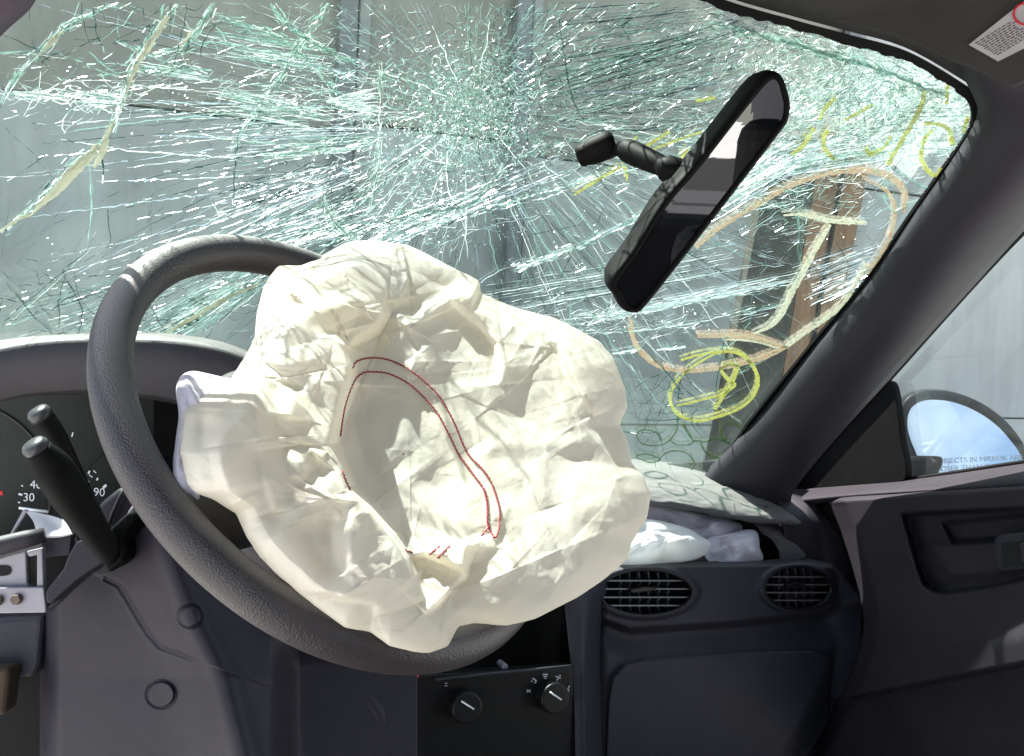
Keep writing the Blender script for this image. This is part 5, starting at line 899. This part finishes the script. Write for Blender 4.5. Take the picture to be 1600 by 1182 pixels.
Dd = Dd+.006*np.exp(-(sc[0]/3.4)**2)+.010*sstep(-10, 10, sc[0]*sc[1])*np.exp(-sc[0]/60); sc = segdist(X_, Y_, [(80, 950), (120, 912), (168, 874)]); Dd = Dd+.008*np.exp(-(sc[0]/3.0)**2)
for (a_, b_, r_) in ((297, 963, 16), (252, 1085, 20)): q = np.hypot(X_-a_, (Y_-b_)*1.05); Dd = Dd-.004*sstep(r_+3, r_-1, q)+.006*sstep(r_-3, r_-7, q)*0+.003*np.exp(-((q-r_-2)/2.)**2)
Dd = Dd+.05*sstep(40, 0, X_-62)**2+.05*sstep(420, 470, X_)*sstep(960, 1050, Y_)
sheet('lower_cover', P(X_, Y_, Dd), M['shroud'], shr, .005)
for (a_, b_) in ((297, 963), (252, 1085)):
    dsc = .955-.03*math.exp(-((a_-np.interp(b_, [812, 860, 920, 980, 1060, 1260], [240, 258, 280, 305, 345, 400]))/60)**2); 
uc = ccw([(118, 848), (140, 838), (158, 868), (165, 878), (120, 908), (78, 946), (70, 940), (72, 922), (98, 890), (106, 868)]); prism('upper_cover', P(uc[:, 0], uc[:, 1], np.full(len(uc), .955)), FW*.03, M['shroud'], shr, .006, smooth=True)
uv = ccw([(146, 792), (190, 758), (205, 768), (222, 790), (238, 810), (200, 842), (172, 850), (160, 830)]); prism('upper_cover', P(uv[:, 0], uv[:, 1], np.full(len(uv), .99)), FW*.03, M['shroud'], shr, .008, smooth=True)
tube('cover_rib', P(np.array([196, 185, 175, 168]), np.array([762, 782, 805, 825]), np.full(4, .985)), .002, M['dash'], shr, 8); tube('cover_rib', P(np.array([216, 205, 196]), np.array([785, 800, 818]), np.full(3, .985)), .0025, M['metal'], shr, 8)
bt = ccw([(172, 825), (200, 800), (206, 815), (188, 842), (195, 860), (190, 880), (168, 898), (158, 876), (165, 850)]); prism('stalk_boot', P(bt[:, 0], bt[:, 1], np.full(len(bt), .935)), FW*.05, M['matte'], shr, .004, smooth=True)
# right hand lower knee panel piece
kn = root('knee_panel', 'dark grey knee panel under the steering wheel', 'panel', onY(520, 1150, 1.2)); kq = ccw([(470, 1050), (510, 1030), (560, 1062), (600, 1110), (640, 1260), (410, 1260), (440, 1100)]); prism('panel_face', P(kq[:, 0], kq[:, 1], np.full(len(kq), 1.06)), FW*.04, M['shroud'], kn, .01, smooth=True)
# ------------------------------------------------------------------ exposed bracket and torn plastic at the left
br = root('metal_bracket', 'bare metal bracket with a slot and screws at lower left', 'bracket', P(20, 960, 1.0))
def pr(nm, pts, d, th, m, par, bv=.0015): p = ccw(pts); return prism(nm, P(p[:, 0], p[:, 1], np.full(len(p), d)), FW*th, m, par, bv)
pr('plate', [(-60, 872), (0, 868), (40, 862), (42, 910), (44, 918), (-60, 918)], .985, .006, M['metal'], br); pr('plate', [(-60, 920), (30, 918), (68, 918), (72, 955), (70, 958), (-60, 960)], .975, .006, M['metal'], br); pr('flange', [(40, 862), (66, 856), (68, 917), (57, 918), (57, 868), (45, 871)], .98, .008, M['metal'], br)
pr('slot', [(45, 872), (57, 869), (57, 909), (46, 910)], .99, .003, M['cavity'], br, 0); pr('hole', spline([(-20, 886), (8, 884), (16, 888), (16, 896), (8, 900), (-20, 900)], 24, True), .9835, .001, M['cavity'], br, 0)
for x_, y_ in ((28, 936), (-2, 938)):
    cc_ = P(x_, y_, .975); disc_solid('screw', cc_-FW*.006, -FW, .0055, .008, M['screw'], br, 6, .001, up=UP)
rl = root('trim_rail', 'scuffed dark trim rail lying above the metal bracket', 'trim', P(20, 850, .96)); tube('rail', [P(-60, 866, .95), P(0, 853, .955), P(40, 843, .96), P(70, 836, .965)], [.009, .009, .0085, .007], M['dash'], rl, 12)
pr('edge', [(-60, 880), (0, 866), (66, 846), (66, 854), (0, 874), (-60, 890)], .965, .004, M['pad'], rl)
tp = root('torn_plastic', 'pale torn plastic corner sticking up left of the stalks', 'torn plastic', P(80, 840, 1.0)); loft('sheet', [[P(38, 797, 1.02), P(55, 800, 1.01), P(80, 806, 1.0), P(98, 812, .99)], [P(52, 815, 1.0), P(68, 818, .995), P(90, 824, .99), P(108, 828, .98)], [P(58, 838, .99), P(76, 840, .985), P(95, 838, .98), P(112, 834, .975)]], M['tornp'] if 'tornp' in M else M['label'], tp, 24, 18, .002)
pr('ridge', [(36, 796), (44, 798), (18, 838), (12, 840)], 1.015, .004, M['metal'], tp); pr('under_edge', [(64, 842), (112, 836), (108, 868), (70, 872)], .995, .01, M['dashlow'], tp)
M['foam'] = simple('brown_foam', (.045, .028, .016), .9)
ub = root('under_dash_panel', 'dark lower dash panel below the metal bracket', 'panel', P(20, 1100, 1.1)); pr('panel_face', [(-80, 970), (68, 962), (60, 1040), (50, 1060), (-80, 1060)], 1.06, .03, M['dashlow'], ub, .006)
pr('foam_block', [(-60, 1050), (14, 1045), (6, 1120), (-60, 1120)], 1.03, .03, M['foam'], ub, .006)
